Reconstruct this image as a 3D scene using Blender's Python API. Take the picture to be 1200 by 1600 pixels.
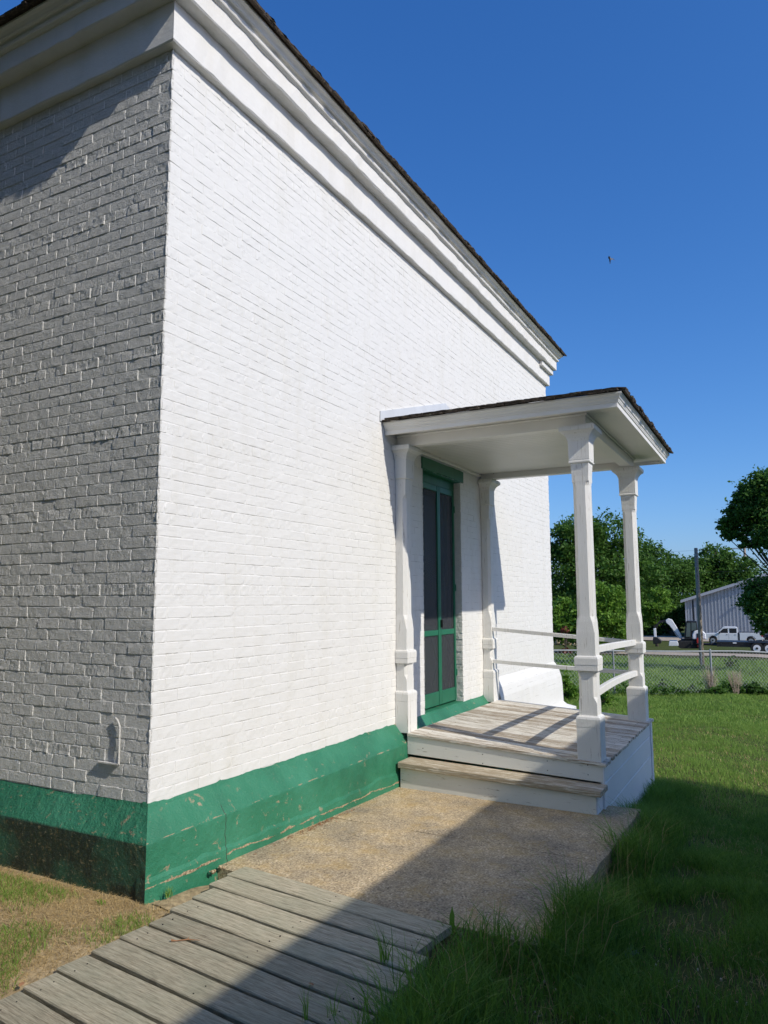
import bpy, math, random
import numpy as np
from mathutils import Matrix, Vector
random.seed(7); rng = np.random.default_rng(7)
for o in list(bpy.data.objects): bpy.data.objects.remove(o)
scene = bpy.context.scene
col = scene.collection
# ------------------------------------------------------------------ camera
FPX = 1145.48
CAM = np.array([-3.3243, -3.3778, 1.65])
ROT = np.array([[0.4727, -0.8812, -0.0036], [0.1029, 0.0593, -0.9929], [0.8752, 0.469, 0.1187]])
cd = bpy.data.cameras.new('camera'); cam = bpy.data.objects.new('camera', cd); col.objects.link(cam)
cd.sensor_fit = 'HORIZONTAL'; cd.sensor_width = 36.0; cd.lens = 36.0 * FPX / 1200.0
cd.clip_start = 0.05; cd.clip_end = 3000
X, Yc, Z = Vector(ROT[0]), -Vector(ROT[1]), -Vector(ROT[2])
m3 = Matrix((X, Yc, Z)).transposed()
cam.matrix_world = Matrix.Translation(Vector(CAM)) @ m3.to_4x4()
scene.camera = cam
# ------------------------------------------------------------------ world, sun, exposure
SUNV = Vector((0.21, 1.0, -0.79)).normalized()          # the way the sunlight travels
ELEV = math.asin(-SUNV.z); AZ = math.atan2(-SUNV.x, -SUNV.y)
w = bpy.data.worlds.new('World'); scene.world = w; w.use_nodes = True
nt = w.node_tree; nt.nodes.clear()
sky = nt.nodes.new('ShaderNodeTexSky'); sky.sky_type = 'NISHITA'; sky.sun_disc = False
sky.sun_elevation = ELEV; sky.sun_rotation = AZ
sky.altitude = 300; sky.air_density = 1.0; sky.dust_density = 1.2; sky.ozone_density = 3.0
sep = nt.nodes.new('ShaderNodeSeparateColor'); cmb = nt.nodes.new('ShaderNodeCombineColor'); nt.links.new(sky.outputs[0], sep.inputs[0])
for k_, (gain, power) in enumerate(((.243, 1.36), (.520, 1.0), (1.045, .80))):      # colour response of the camera, one curve for the whole sky
    pw_ = nt.nodes.new('ShaderNodeMath'); pw_.operation = 'POWER'; pw_.inputs[1].default_value = power; nt.links.new(sep.outputs[k_], pw_.inputs[0])
    ml_ = nt.nodes.new('ShaderNodeMath'); ml_.operation = 'MULTIPLY'; ml_.inputs[1].default_value = gain; nt.links.new(pw_.outputs[0], ml_.inputs[0]); nt.links.new(ml_.outputs[0], cmb.inputs[k_])
bg = nt.nodes.new('ShaderNodeBackground'); bg.inputs[1].default_value = 0.15
out = nt.nodes.new('ShaderNodeOutputWorld')
nt.links.new(cmb.outputs[0], bg.inputs[0]); nt.links.new(bg.outputs[0], out.inputs[0])
sl = bpy.data.lights.new('sun', 'SUN'); sl.energy = 2.7; sl.angle = math.radians(0.5); sl.color = (1.0, 0.945, 0.84)
so = bpy.data.objects.new('sun', sl); col.objects.link(so); so.location = (0, -20, 30)
so.rotation_euler = SUNV.to_track_quat('-Z', 'Y').to_euler()
scene.view_settings.view_transform = 'Standard'; scene.view_settings.look = 'None'
scene.view_settings.gamma = 1; scene.view_settings.use_curve_mapping = False
scene.view_settings.exposure = 0.50
scene.cycles.max_bounces = 6
XE = 8.95; ZT = 5.335; ZB = .441

# ------------------------------------------------------------------ helpers
def ray(px, py): return ROT.T @ np.array([(px - 600) / FPX, (py - 800) / FPX, 1.0])
def W(px, py, rng_):                      # point seen at a pixel, a horizontal range away from the viewer
    r = ray(px, py); return CAM + r * (rng_ / math.hypot(r[0], r[1]))
def proj(P):
    q = ROT @ (np.asarray(P, float) - CAM); return 600 + FPX * q[0] / q[2], 800 + FPX * q[1] / q[2], q[2]
TS = [-60, 3, 6, 8.6, 21, 65, 120, 600]; TZ = [-.06, -.06, -.30, -.50, -.95, -2.28, -3.1, -4.6]
def terr(x, y):
    s = (x - CAM[0]) * .996 + (y - CAM[1]) * .09
    z = np.interp(s, TS, TZ)
    z = z - .08 * np.clip((-2.2 - y), 0, 1.5) * np.clip((s - 4) / 3, 0, 1)
    z = z + .012 * np.sin(x * 1.3 + 2 * np.sin(y * .9)) * np.clip((s - 3) / 5, 0, 1) + .01 * np.sin(y * 2.1 + x)
    lf = np.clip((y + .5) / .25, 0, 1) * np.clip((.6 - x) / .4, 0, 1)      # lawn west of the house lies a little higher
    return z + lf * .05
def G(px, py):
    r = ray(px, py); t = 1.0
    for _ in range(4000):
        P = CAM + r * t
        if P[2] <= terr(P[0], P[1]): return P
        t *= 1.002
    return P

def hashn(i, j, k, s):
    n = (i * 374761393 + j * 668265263 + k * 2147483647 + s * 974634777) & 0x7fffffff
    n = ((n ^ (n >> 13)) * 1274126177) & 0x7fffffff
    return ((n ^ (n >> 16)) & 0xffff) / 65535.0 * 2 - 1
def vnoise(x, y, z=0.0, s=0):
    x, y, z = np.broadcast_arrays(np.asarray(x, float), np.asarray(y, float), np.asarray(z, float))
    xi, yi, zi = np.floor(x).astype(np.int64), np.floor(y).astype(np.int64), np.floor(z).astype(np.int64)
    fx, fy, fz = x - xi, y - yi, z - zi
    fx = fx * fx * (3 - 2 * fx); fy = fy * fy * (3 - 2 * fy); fz = fz * fz * (3 - 2 * fz)
    r = 0
    for a in (0, 1):
        for b in (0, 1):
            for c in (0, 1):
                r = r + hashn(xi + a, yi + b, zi + c, s) * (fx if a else 1 - fx) * (fy if b else 1 - fy) * (fz if c else 1 - fz)
    return r

def mesh(name, v, f):
    me = bpy.data.meshes.new(name); me.from_pydata([tuple(p) for p in v], [], [tuple(q) for q in f]); me.update(); return me
def mesh_np(name, v, quads=None, tris=None, smooth=False):
    v = np.asarray(v, np.float32); me = bpy.data.meshes.new(name); me.vertices.add(len(v)); me.vertices.foreach_set('co', v.ravel())
    parts, tot = [], []
    if quads is not None and len(quads): parts.append(np.asarray(quads).reshape(-1)); tot.append(np.full(len(quads), 4))
    if tris is not None and len(tris): parts.append(np.asarray(tris).reshape(-1)); tot.append(np.full(len(tris), 3))
    li = np.concatenate(parts).astype(np.int32); tot = np.concatenate(tot).astype(np.int32)
    st = np.concatenate([[0], np.cumsum(tot)[:-1]]).astype(np.int32)
    me.loops.add(len(li)); me.loops.foreach_set('vertex_index', li)
    me.polygons.add(len(tot)); me.polygons.foreach_set('loop_start', st); me.polygons.foreach_set('loop_total', tot)
    me.update(calc_edges=True); me.polygons.foreach_set('use_smooth', np.full(len(tot), bool(smooth))); return me
def link(name, me, m=None, parent=None, loc=None, rot=None):
    o = bpy.data.objects.new(name, me); col.objects.link(o)
    if m is not None and me is not None and len(me.materials) == 0: me.materials.append(m)
    if parent is not None: o.parent = parent
    if loc is not None: o.location = loc
    if rot is not None: o.rotation_euler = rot
    return o
def tag(o, label=None, cat=None, group=None, kind=None):
    if label: o['label'] = label
    if cat: o['category'] = cat
    if group: o['group'] = group
    if kind: o['kind'] = kind
    return o
def empty(name, loc=(0, 0, 0), rz=0):
    o = bpy.data.objects.new(name, None); col.objects.link(o); o.location = loc; o.rotation_euler = (0, 0, rz); o.empty_display_size = .1; return o
class MB:
    def __init__(s): s.v = []; s.f = []
    def add(s, v, f):
        n = len(s.v); s.v += [tuple(p) for p in v]; s.f += [tuple(i + n for i in q) for q in f]; return s
    def box(s, a, b, M=None, bev=0.0):
        (x0, y0, z0), (x1, y1, z1) = a, b
        v = [(x0, y0, z0), (x1, y0, z0), (x1, y1, z0), (x0, y1, z0), (x0, y0, z1), (x1, y0, z1), (x1, y1, z1), (x0, y1, z1)]
        if M is not None: v = [tuple(M @ Vector(p)) for p in v]
        return s.add(v, [(0, 3, 2, 1), (4, 5, 6, 7), (0, 1, 5, 4), (1, 2, 6, 5), (2, 3, 7, 6), (3, 0, 4, 7)])
    def loft(s, rings, close=True, caps=True):
        n = len(rings[0]); v = [p for r in rings for p in r]; f = []
        for i in range(len(rings) - 1):
            for j in range(n if close else n - 1):
                k = (j + 1) % n; f.append((i * n + j, i * n + k, (i + 1) * n + k, (i + 1) * n + j))
        if caps: f.append(tuple(range(n - 1, -1, -1))); f.append(tuple((len(rings) - 1) * n + j for j in range(n)))
        return s.add(v, f)
    def tube(s, pts, r, n=8):
        pts = [Vector(p) for p in pts]; rs = r if isinstance(r, (list, tuple)) else [r] * len(pts); rings = []
        for i, p in enumerate(pts):
            d = (pts[min(i + 1, len(pts) - 1)] - pts[max(i - 1, 0)]).normalized()
            a = d.orthogonal().normalized(); b = d.cross(a)
            if i and (a - pa).length > 1: pass
            if i:
                a = (pa - d * pa.dot(d)).normalized(); b = d.cross(a)
            pa = a
            rings.append([tuple(p + (a * math.cos(t) + b * math.sin(t)) * rs[i]) for t in [2 * math.pi * k / n for k in range(n)]])
        return s.loft(rings)
    def prism(s, poly, d0, d1, axis='x'):
        def P(u, v_, d): return {'x': (d, u, v_), 'y': (u, d, v_), 'z': (u, v_, d)}[axis]
        n = len(poly); v = [P(u, q, d0) for u, q in poly] + [P(u, q, d1) for u, q in poly]
        f = [tuple(range(n - 1, -1, -1)), tuple(range(n, 2 * n))] + [(i, (i + 1) % n, n + (i + 1) % n, n + i) for i in range(n)]
        return s.add(v, f)
    def cyl(s, c, r, d0, d1, axis='x', n=20):
        return s.prism([(c[0] + r * math.cos(2 * math.pi * k / n), c[1] + r * math.sin(2 * math.pi * k / n)) for k in range(n)], d0, d1, axis)
    def obj(s, name, m, parent=None, bevel=0, smooth=False, loc=None, rot=None):
        me = mesh(name, s.v, s.f)
        import bmesh
        b = bmesh.new(); b.from_mesh(me); bmesh.ops.recalc_face_normals(b, faces=b.faces)
        if bevel: bmesh.ops.bevel(b, geom=list(b.edges), offset=bevel, segments=1, affect='EDGES', clamp_overlap=True)
        b.to_mesh(me); b.free()
        if smooth: me.polygons.foreach_set('use_smooth', np.ones(len(me.polygons), bool))
        return link(name, me, m, parent, loc, rot)

# ------------------------------------------------------------------ materials
def new_mat(name):
    m = bpy.data.materials.new(name); m.use_nodes = True; n = m.node_tree; b = n.nodes['Principled BSDF']; return m, n, b
def N(n, t, **kw):
    o = n.nodes.new(t)
    for k, v in kw.items():
        if k in o.inputs: o.inputs[k].default_value = v
        else: setattr(o, k, v)
    return o
def ramp(n, src, stops):
    r = n.nodes.new('ShaderNodeValToRGB'); e = r.color_ramp.elements
    while len(e) < len(stops): e.new(.5)
    for i, (p, c) in enumerate(stops):
        e[i].position = p; e[i].color = (*c, 1) if len(c) == 3 else c
    n.links.new(src, r.inputs[0]); return r
def noise(n, vec, scale, detail=4, rough=.55, dist=0):
    o = N(n, 'ShaderNodeTexNoise'); o.inputs['Scale'].default_value = scale; o.inputs['Detail'].default_value = detail
    o.inputs['Roughness'].default_value = rough; o.inputs['Distortion'].default_value = dist
    if vec is not None: n.links.new(vec, o.inputs['Vector'])
    return o
def mapping(n, vec, sc):
    o = N(n, 'ShaderNodeMapping'); o.inputs['Scale'].default_value = sc; n.links.new(vec, o.inputs['Vector']); return o.outputs[0]
def mixc(n, fac, a, b):
    o = n.nodes.new('ShaderNodeMix'); o.data_type = 'RGBA'
    for s, i in ((fac, 0), (a, 6), (b, 7)):
        if isinstance(s, (int, float)): o.inputs[i].default_value = s
        elif isinstance(s, tuple): o.inputs[i].default_value = (*s, 1)
        else: n.links.new(s, o.inputs[i])
    return o.outputs[2]
def math_(n, op, a, b=None, c=None):
    o = n.nodes.new('ShaderNodeMath'); o.operation = op
    for i, s in enumerate((a, b, c)):
        if s is None: continue
        if isinstance(s, (int, float)): o.inputs[i].default_value = s
        else: n.links.new(s, o.inputs[i])
    return o.outputs[0]
def bump(n, b, h, strength, dist, prev=None):
    o = n.nodes.new('ShaderNodeBump'); o.inputs['Strength'].default_value = strength; o.inputs['Distance'].default_value = dist
    n.links.new(h, o.inputs['Height'])
    if prev is not None: n.links.new(prev, o.inputs['Normal'])
    n.links.new(o.outputs[0], b.inputs['Normal']); return o.outputs[0]
def pos(n): return n.nodes.new('ShaderNodeNewGeometry').outputs['Position']
def objc(n): return n.nodes.new('ShaderNodeTexCoord').outputs['Object']
def plain(name, c, rough=.6, var=.15, scale=6, bs=0, bd=.002, bscale=60, metal=0, spec=.5):
    m, n, b = new_mat(name); p = pos(n)
    no = noise(n, p, scale, 5)
    r = ramp(n, no.outputs[0], [(.3, tuple(x * (1 - var) for x in c)), (.7, tuple(min(1, x * (1 + var)) for x in c))])
    n.links.new(r.outputs[0], b.inputs['Base Color']); b.inputs['Roughness'].default_value = rough; b.inputs['Metallic'].default_value = metal
    b.inputs['Specular IOR Level'].default_value = spec
    if bs: bump(n, b, noise(n, p, bscale, 4).outputs[0], bs, bd)
    return m
def painted_brick(name, c=(.745, .735, .705), g1=.9, d1=.0022, specks=True):
    m, n, b = new_mat(name); p = pos(n)
    big = noise(n, p, 1.1, 5)
    fine = noise(n, p, 9, 5)
    r = ramp(n, big.outputs[0], [(.3, tuple(x * .965 for x in c)), (.7, c)])
    r2 = ramp(n, fine.outputs[0], [(.25, tuple(x * .94 for x in c)), (.55, c)])
    cc = mixc(n, .5, r.outputs[0], r2.outputs[0])
    if specks:      # small flaked or dirty nicks
        sp = noise(n, mapping(n, p, (1, 1, 2.2)), 46, 3, .6, .6)
        msk = noise(n, p, 5, 3)
        f = math_(n, 'MULTIPLY', ramp(n, sp.outputs[0], [(.70, (0, 0, 0)), (.735, (1, 1, 1))]).outputs[0], ramp(n, msk.outputs[0], [(.5, (0, 0, 0)), (.62, (.8, .8, .8))]).outputs[0])
        cc = mixc(n, f, cc, (.30, .28, .24))
        sz = n.nodes.new('ShaderNodeSeparateXYZ'); n.links.new(p, sz.inputs[0])
        wob = math_(n, 'MULTIPLY_ADD', noise(n, p, 9, 3).outputs[0], .006, -.003)
        fr = math_(n, 'FRACT', math_(n, 'DIVIDE', math_(n, 'SUBTRACT', math_(n, 'ADD', sz.outputs[2], wob), ZB - .0006), (ZT - ZB) / round((ZT - ZB) / .0735)))
        ln = math_(n, 'LESS_THAN', fr, math_(n, 'MULTIPLY', ramp(n, noise(n, mapping(n, p, (1, 1, 3)), 3.1, 6, .75, .5).outputs[0], [(.50, (0, 0, 0)), (.72, (1, 1, 1))]).outputs[0], .11))
        ln = math_(n, 'MULTIPLY', ln, math_(n, 'LESS_THAN', sz.outputs[2], 5.32))
        cc = mixc(n, math_(n, 'MULTIPLY', ln, .62), cc, (.25, .24, .21))
        stn = ramp(n, noise(n, mapping(n, p, (2.2, 2.2, .5)), 2.0, 5, .65).outputs[0], [(.5, (1, 1, 1)), (.75, (.94, .93, .90))])
        mxx = n.nodes.new('ShaderNodeMix'); mxx.data_type = 'RGBA'; mxx.blend_type = 'MULTIPLY'; mxx.inputs[0].default_value = 1; n.links.new(cc, mxx.inputs[6]); n.links.new(stn.outputs[0], mxx.inputs[7]); cc = mxx.outputs[2]
    n.links.new(cc, b.inputs['Base Color']); b.inputs['Roughness'].default_value = .62
    b.inputs['Specular IOR Level'].default_value = .3
    a = bump(n, b, noise(n, p, 34, 5, .65).outputs[0], g1, d1)
    if not specks:      # rough sandy face showing in the grazing light
        a = bump(n, b, noise(n, p, 62, 5, .8).outputs[0], 1.0, .012, a)
        mus = n.nodes.new('ShaderNodeTexNoise'); mus.inputs['Scale'].default_value = 13; mus.inputs['Detail'].default_value = 8; mus.inputs['Roughness'].default_value = .8; n.links.new(mapping(n, p, (1, 1, 1.8)), mus.inputs['Vector'])
        a = bump(n, b, mus.outputs[0], 1.0, .014, a)
    else:
        st = noise(n, mapping(n, p, (.25, 1, 3.2)), 11, 6, .7, .8)
        a = bump(n, b, st.outputs[0], .55, .0035, a)
    bump(n, b, noise(n, p, 150, 4, .6).outputs[0], g1 * .8, d1 * .4, a)
    return m
M_brick_front = painted_brick('white_painted_brick_front', g1=.6, d1=.0022)
M_brick_side_lit = painted_brick('white_brick_side_sun_lightened', c=(.82, .81, .765), g1=1.0, d1=.006, specks=False)  # the front wall's white, lightened to paint in extra grazing sun
M_mortar_front = painted_brick('white_painted_mortar_front', g1=.6, d1=.003)
M_mortar_side_lit = painted_brick('white_mortar_side_sun_lightened', c=(.82, .81, .765), g1=.6, d1=.0022, specks=False)  # mortar white lightened the same way as the side bricks, for sun

def painted_wood(name, c, peel=.0, peelc=(.30, .25, .19), axis=(1, 1, 1), rough=.5, grain=.35):
    m, n, b = new_mat(name); p = objc(n) if False else pos(n)
    v = mapping(n, p, axis)
    g = noise(n, v, 28, 6, .65, .4); big = noise(n, p, 2.4, 4)
    r = ramp(n, big.outputs[0], [(.3, tuple(x * .93 for x in c)), (.7, c)])
    cc = r.outputs[0]
    if peel > 0:
        q = noise(n, v, 9, 7, .7, .5)
        f = ramp(n, q.outputs[0], [(max(0, 1 - peel) - .03, (0, 0, 0)), (max(0, 1 - peel) + .02, (1, 1, 1))])
        cc = mixc(n, f.outputs[0], cc, peelc)
    n.links.new(cc, b.inputs['Base Color']); b.inputs['Roughness'].default_value = rough
    bump(n, b, g.outputs[0], grain, .005 if grain > .7 else .0025)
    return m
M_trim = painted_wood('white_trim_paint', (.82, .80, .75), .285, (.45, .38, .28), (1, 1, 1), .45, .15)
M_post = painted_wood('white_post_paint', (.80, .785, .74), .37, (.42, .38, .32), (7, 7, .35), .55, 1.0)
M_skirt = painted_wood('white_skirt_paint', (.80, .81, .82), .3, (.5, .46, .4), (1, 6, 6), .5, .3)
M_riser = painted_wood('weathered_white_riser_paint', (.74, .73, .67), .36, (.33, .29, .23), (6, .7, 6), .6, .6)
def deck_mat(name, paint, w0, w1, lo, hi, along='y'):
    m, n, b = new_mat(name); p = pos(n)
    sc = (9, .55, 9) if along == 'y' else (.55, 9, 9)
    v = mapping(n, p, sc)
    oi = n.nodes.new('ShaderNodeObjectInfo')
    g = noise(n, v, 7, 8, .7, .5); g2 = noise(n, mapping(n, p, tuple(x * 2.4 for x in sc)), 9, 8, .75, .3)
    wood = ramp(n, g2.outputs[0], [(.3, w0), (.7, w1)])
    rv = math_(n, 'MULTIPLY_ADD', oi.outputs['Random'], .20, -.10)
    q = math_(n, 'ADD', g.outputs[0], rv)
    f = ramp(n, q, [(lo, (0, 0, 0)), (hi, (1, 1, 1))])
    cc = mixc(n, f.outputs[0], wood.outputs[0], paint)
    n.links.new(cc, b.inputs['Base Color']); b.inputs['Roughness'].default_value = .8; b.inputs['Specular IOR Level'].default_value = .2
    bump(n, b, g2.outputs[0], .8, .003); return m
M_deck = deck_mat('weathered_deck_wood', (.74, .70, .61), (.20, .155, .11), (.46, .38, .28), .45, .58)
M_tread = deck_mat('weathered_tread_wood', (.74, .69, .57), (.22, .17, .11), (.48, .40, .28), .44, .56)
def plank_mat():
    m, n, b = new_mat('weathered_plank_wood'); p = objc(n); oi = n.nodes.new('ShaderNodeObjectInfo')
    cmb = n.nodes.new('ShaderNodeCombineXYZ'); n.links.new(math_(n, 'MULTIPLY', oi.outputs['Random'], 50.), cmb.inputs[0]); n.links.new(math_(n, 'MULTIPLY', oi.outputs['Random'], 31.), cmb.inputs[1])
    add = n.nodes.new('ShaderNodeVectorMath'); n.links.new(p, add.inputs[0]); n.links.new(cmb.outputs[0], add.inputs[1]); q = add.outputs[0]
    wv = n.nodes.new('ShaderNodeTexWave'); wv.wave_type = 'BANDS'; wv.bands_direction = 'X'
    wv.inputs['Scale'].default_value = 9; wv.inputs['Distortion'].default_value = 7; wv.inputs['Detail'].default_value = 5; wv.inputs['Detail Scale'].default_value = 1.6
    n.links.new(mapping(n, q, (1, .14, 1)), wv.inputs['Vector'])
    fine = noise(n, mapping(n, q, (14, .8, 14)), 12, 7, .75)
    big = noise(n, q, 3.2, 4)
    c1 = ramp(n, fine.outputs[0], [(.34, (.12, .095, .06)), (.5, (.42, .36, .25)), (.66, (.66, .58, .42))])
    c2 = ramp(n, wv.outputs[0], [(0, (.22, .18, .12)), (.25, (.48, .425, .30)), (1, (.57, .51, .37))])
    cc = mixc(n, .22, c1.outputs[0], c2.outputs[0])
    cc = mixc(n, ramp(n, big.outputs[0], [(.35, (.0, .0, .0)), (.7, (.5, .5, .5))]).outputs[0], cc, (.30, .31, .22))
    vo = n.nodes.new('ShaderNodeTexVoronoi'); vo.inputs['Scale'].default_value = 3.1; n.links.new(mapping(n, q, (1, .8, 1)), vo.inputs['Vector'])
    kn = ramp(n, vo.outputs['Distance'], [(.05, (1, 1, 1)), (.085, (0, 0, 0))])
    cc = mixc(n, math_(n, 'MULTIPLY', kn.outputs[0], .55), cc, (.22, .18, .13))
    br = math_(n, 'MULTIPLY_ADD', oi.outputs['Random'], .3, .85)
    vm = n.nodes.new('ShaderNodeVectorMath'); vm.operation = 'SCALE'; n.links.new(cc, vm.inputs[0]); n.links.new(br, vm.inputs['Scale'])
    n.links.new(vm.outputs[0], b.inputs['Base Color']); b.inputs['Roughness'].default_value = .85; b.inputs['Specular IOR Level'].default_value = .2
    h = math_(n, 'ADD', fine.outputs[0], math_(n, 'MULTIPLY', wv.outputs[0], .15))
    bump(n, b, h, .9, .006); return m
M_plank = plank_mat()
def green_mat(name, side=False):
    m, n, b = new_mat(name); p = pos(n)
    sx = n.nodes.new('ShaderNodeSeparateXYZ'); n.links.new(p, sx.inputs[0])
    x, y, z = sx.outputs
    base = ramp(n, noise(n, p, 2.2, 5).outputs[0], [(.28, (.018, .135, .070)), (.5, (.028, .19, .10)), (.72, (.045, .235, .135))]).outputs[0]
    ch = noise(n, p, 14, 7, .7, .6); mk = noise(n, p, 2.6, 3)
    f = math_(n, 'MULTIPLY', ramp(n, ch.outputs[0], [(.60, (0, 0, 0)), (.635, (1, 1, 1))]).outputs[0], ramp(n, mk.outputs[0], [(.46, (0, 0, 0)), (.58, (1, 1, 1))]).outputs[0])
    cc = mixc(n, f, base, (.34, .27, .17))
    if side:        # mildewed, peeled old paint below the sill
        below = ramp(n, z, [(.262, (1, 1, 1)), (.272, (0, 0, 0))]).outputs[0]
        old = ramp(n, noise(n, p, 42, 6, .7).outputs[0], [(.42, (.013, .028, .016)), (.56, (.022, .045, .022)), (.66, (.16, .12, .05))]).outputs[0]
        pat = ramp(n, noise(n, p, 2.0, 4).outputs[0], [(.38, (.45, .45, .45)), (.5, (1, 1, 1))]).outputs[0]
        cc = mixc(n, math_(n, 'MULTIPLY', below, pat), cc, old)
        streak = ramp(n, noise(n, mapping(n, p, (1, 5, 12)), 5, 4).outputs[0], [(.63, (0, 0, 0)), (.68, (1, 1, 1))]).outputs[0]
        cc = mixc(n, math_(n, 'MULTIPLY', streak, .7), cc, (.30, .26, .15))
    else:
        wob = math_(n, 'MULTIPLY_ADD', noise(n, mapping(n, p, (1, 0, 0)), 2.3, 6, .6).outputs[0], .10, -.012)
        lz = math_(n, 'SUBTRACT', math_(n, 'ADD', z, math_(n, 'MULTIPLY', x, .023)), wob)
        d = math_(n, 'ABSOLUTE', lz)
        wd = math_(n, 'MULTIPLY', ramp(n, noise(n, p, 7, 5).outputs[0], [(.38, (0, 0, 0)), (.7, (1, 1, 1))]).outputs[0], .012)
        ln = math_(n, 'LESS_THAN', d, wd)
        cc = mixc(n, ln, cc, ramp(n, noise(n, p, 60, 4).outputs[0], [(.35, (.12, .08, .04)), (.6, (.48, .38, .24))]).outputs[0])
        wx = math_(n, 'MULTIPLY_ADD', noise(n, mapping(n, p, (0, 0, 1)), 9, 6, .6).outputs[0], .09, .50)
        dx = math_(n, 'LESS_THAN', math_(n, 'ABSOLUTE', math_(n, 'SUBTRACT', x, wx)), .0032)
        cc = mixc(n, math_(n, 'MULTIPLY', dx, math_(n, 'LESS_THAN', z, .33)), cc, (.03, .05, .03))
        ar = math_(n, 'LESS_THAN', math_(n, 'ABSOLUTE', math_(n, 'SUBTRACT', z, .277)), math_(n, 'MULTIPLY', ramp(n, noise(n, p, 11, 5).outputs[0], [(.5, (0, 0, 0)), (.75, (1, 1, 1))]).outputs[0], .008))
        cc = mixc(n, math_(n, 'MULTIPLY', ar, math_(n, 'LESS_THAN', x, 2.95)), cc, (.32, .26, .16))
    n.links.new(cc, b.inputs['Base Color']); b.inputs['Roughness'].default_value = .5
    a = bump(n, b, noise(n, p, 14, 6, .65).outputs[0], .9, .012 if not side else .03)
    bump(n, b, noise(n, p, 70, 5, .7).outputs[0], .9, .005 if not side else .012, a); return m
M_green = green_mat('green_masonry_paint'); M_green_side = green_mat('green_masonry_paint_west', True)
M_gdoor = plain('green_door_paint', (.013, .135, .072), .4, .12, 8, .2, .001, 80)
M_concrete = None
def slab_mat():
    m, n, b = new_mat('exposed_aggregate_concrete'); p = pos(n)
    vo = n.nodes.new('ShaderNodeTexVoronoi'); vo.inputs['Scale'].default_value = 95; n.links.new(p, vo.inputs['Vector'])
    sp = n.nodes.new('ShaderNodeSeparateColor'); n.links.new(vo.outputs['Color'], sp.inputs[0])
    agg = ramp(n, sp.outputs[0], [(.0, (.12, .095, .07)), (.35, (.32, .265, .19)), (.7, (.48, .405, .29)), (.93, (.58, .50, .38)), (1, (.78, .72, .60))])
    fine = ramp(n, noise(n, p, 75, 5, .75).outputs[0], [(.36, (.14, .11, .075)), (.62, (.72, .60, .41))])
    cc = mixc(n, .5, agg.outputs[0], fine.outputs[0])
    bigr = ramp(n, noise(n, p, 2.3, 5, .6).outputs[0], [(.35, (.72, .70, .68)), (.65, (1.25, 1.15, 1.0))])
    mx = n.nodes.new('ShaderNodeMix'); mx.data_type = 'RGBA'; mx.blend_type = 'MULTIPLY'; mx.inputs[0].default_value = 1
    n.links.new(cc, mx.inputs[6]); n.links.new(bigr.outputs[0], mx.inputs[7]); cc = mx.outputs[2]
    moss = math_(n, 'MULTIPLY', ramp(n, noise(n, p, 4.5, 6, .7).outputs[0], [(.5, (0, 0, 0)), (.66, (.85, .85, .85))]).outputs[0], ramp(n, noise(n, p, 60, 3).outputs[0], [(.4, (.2, .2, .2)), (.6, (1, 1, 1))]).outputs[0])
    cc = mixc(n, moss, cc, (.40, .27, .10))
    n.links.new(cc, b.inputs['Base Color']); b.inputs['Roughness'].default_value = .9; b.inputs['Specular IOR Level'].default_value = .2
    a = bump(n, b, noise(n, p, 90, 4, .7).outputs[0], .8, .004); bump(n, b, vo.outputs['Distance'], .5, .003, a); return m
M_concrete = slab_mat()
def shingle_mat():
    m, n, b = new_mat('weathered_wood_shingle'); p = pos(n)
    g = noise(n, mapping(n, p, (3, 3, 14)), 10, 7, .7)
    r = ramp(n, g.outputs[0], [(.3, (.018, .014, .010)), (.55, (.075, .055, .038)), (.8, (.22, .19, .15))])
    li = ramp(n, noise(n, p, 17, 4).outputs[0], [(.62, (0, 0, 0)), (.72, (.7, .7, .7))])
    cc = mixc(n, li.outputs[0], r.outputs[0], (.16, .16, .09))
    n.links.new(cc, b.inputs['Base Color']); b.inputs['Roughness'].default_value = .9
    bump(n, b, g.outputs[0], .8, .004); return m
M_shingle = shingle_mat()
M_flash = plain('pale_metal_flashing', (.62, .64, .66), .4, .08, 5, .1, .001, 30)
def leaf_mat(name, c0, c1, trans=.35, rough=.55):
    m, n, b = new_mat(name); p = pos(n)
    r1 = noise(n, p, 1.7, 3); gi = n.nodes.new('ShaderNodeNewGeometry')
    f = math_(n, 'ADD', math_(n, 'MULTIPLY', gi.outputs['Random Per Island'], .6), math_(n, 'MULTIPLY', r1.outputs[0], .4))
    r = ramp(n, f, [(.15, c0), (.85, c1)])
    n.links.new(r.outputs[0], b.inputs['Base Color']); b.inputs['Roughness'].default_value = rough; b.inputs['Specular IOR Level'].default_value = .3
    t = n.nodes.new('ShaderNodeBsdfTranslucent'); n.links.new(r.outputs[0], t.inputs[0])
    mx = n.nodes.new('ShaderNodeMixShader'); mx.inputs[0].default_value = trans
    n.links.new(b.outputs[0], mx.inputs[1]); n.links.new(t.outputs[0], mx.inputs[2]); n.links.new(mx.outputs[0], n.nodes['Material Output'].inputs[0]); return m
M_leaf = leaf_mat('tree_leaf', (.040, .105, .016), (.12, .24, .035), .4)
M_leaf_light = leaf_mat('light_tree_leaf', (.08, .18, .018), (.20, .36, .045), .4)
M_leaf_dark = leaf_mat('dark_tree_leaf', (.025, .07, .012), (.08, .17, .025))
M_bark = plain('tree_bark', (.085, .065, .05), .9, .4, 9, .8, .02, 12)
M_grass_sunlit = leaf_mat('sunlit_grass_blade', (.165, .29, .045), (.32, .46, .10), .5)  # lighter copy: sunlight put into the blade colour of the mown lawn
M_grass_tall_shaded = leaf_mat('tall_and_shaded_grass_blade', (.065, .17, .02), (.22, .39, .06), .45)  # darker copy for tall grass; also puts shade into the short lawn
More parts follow.
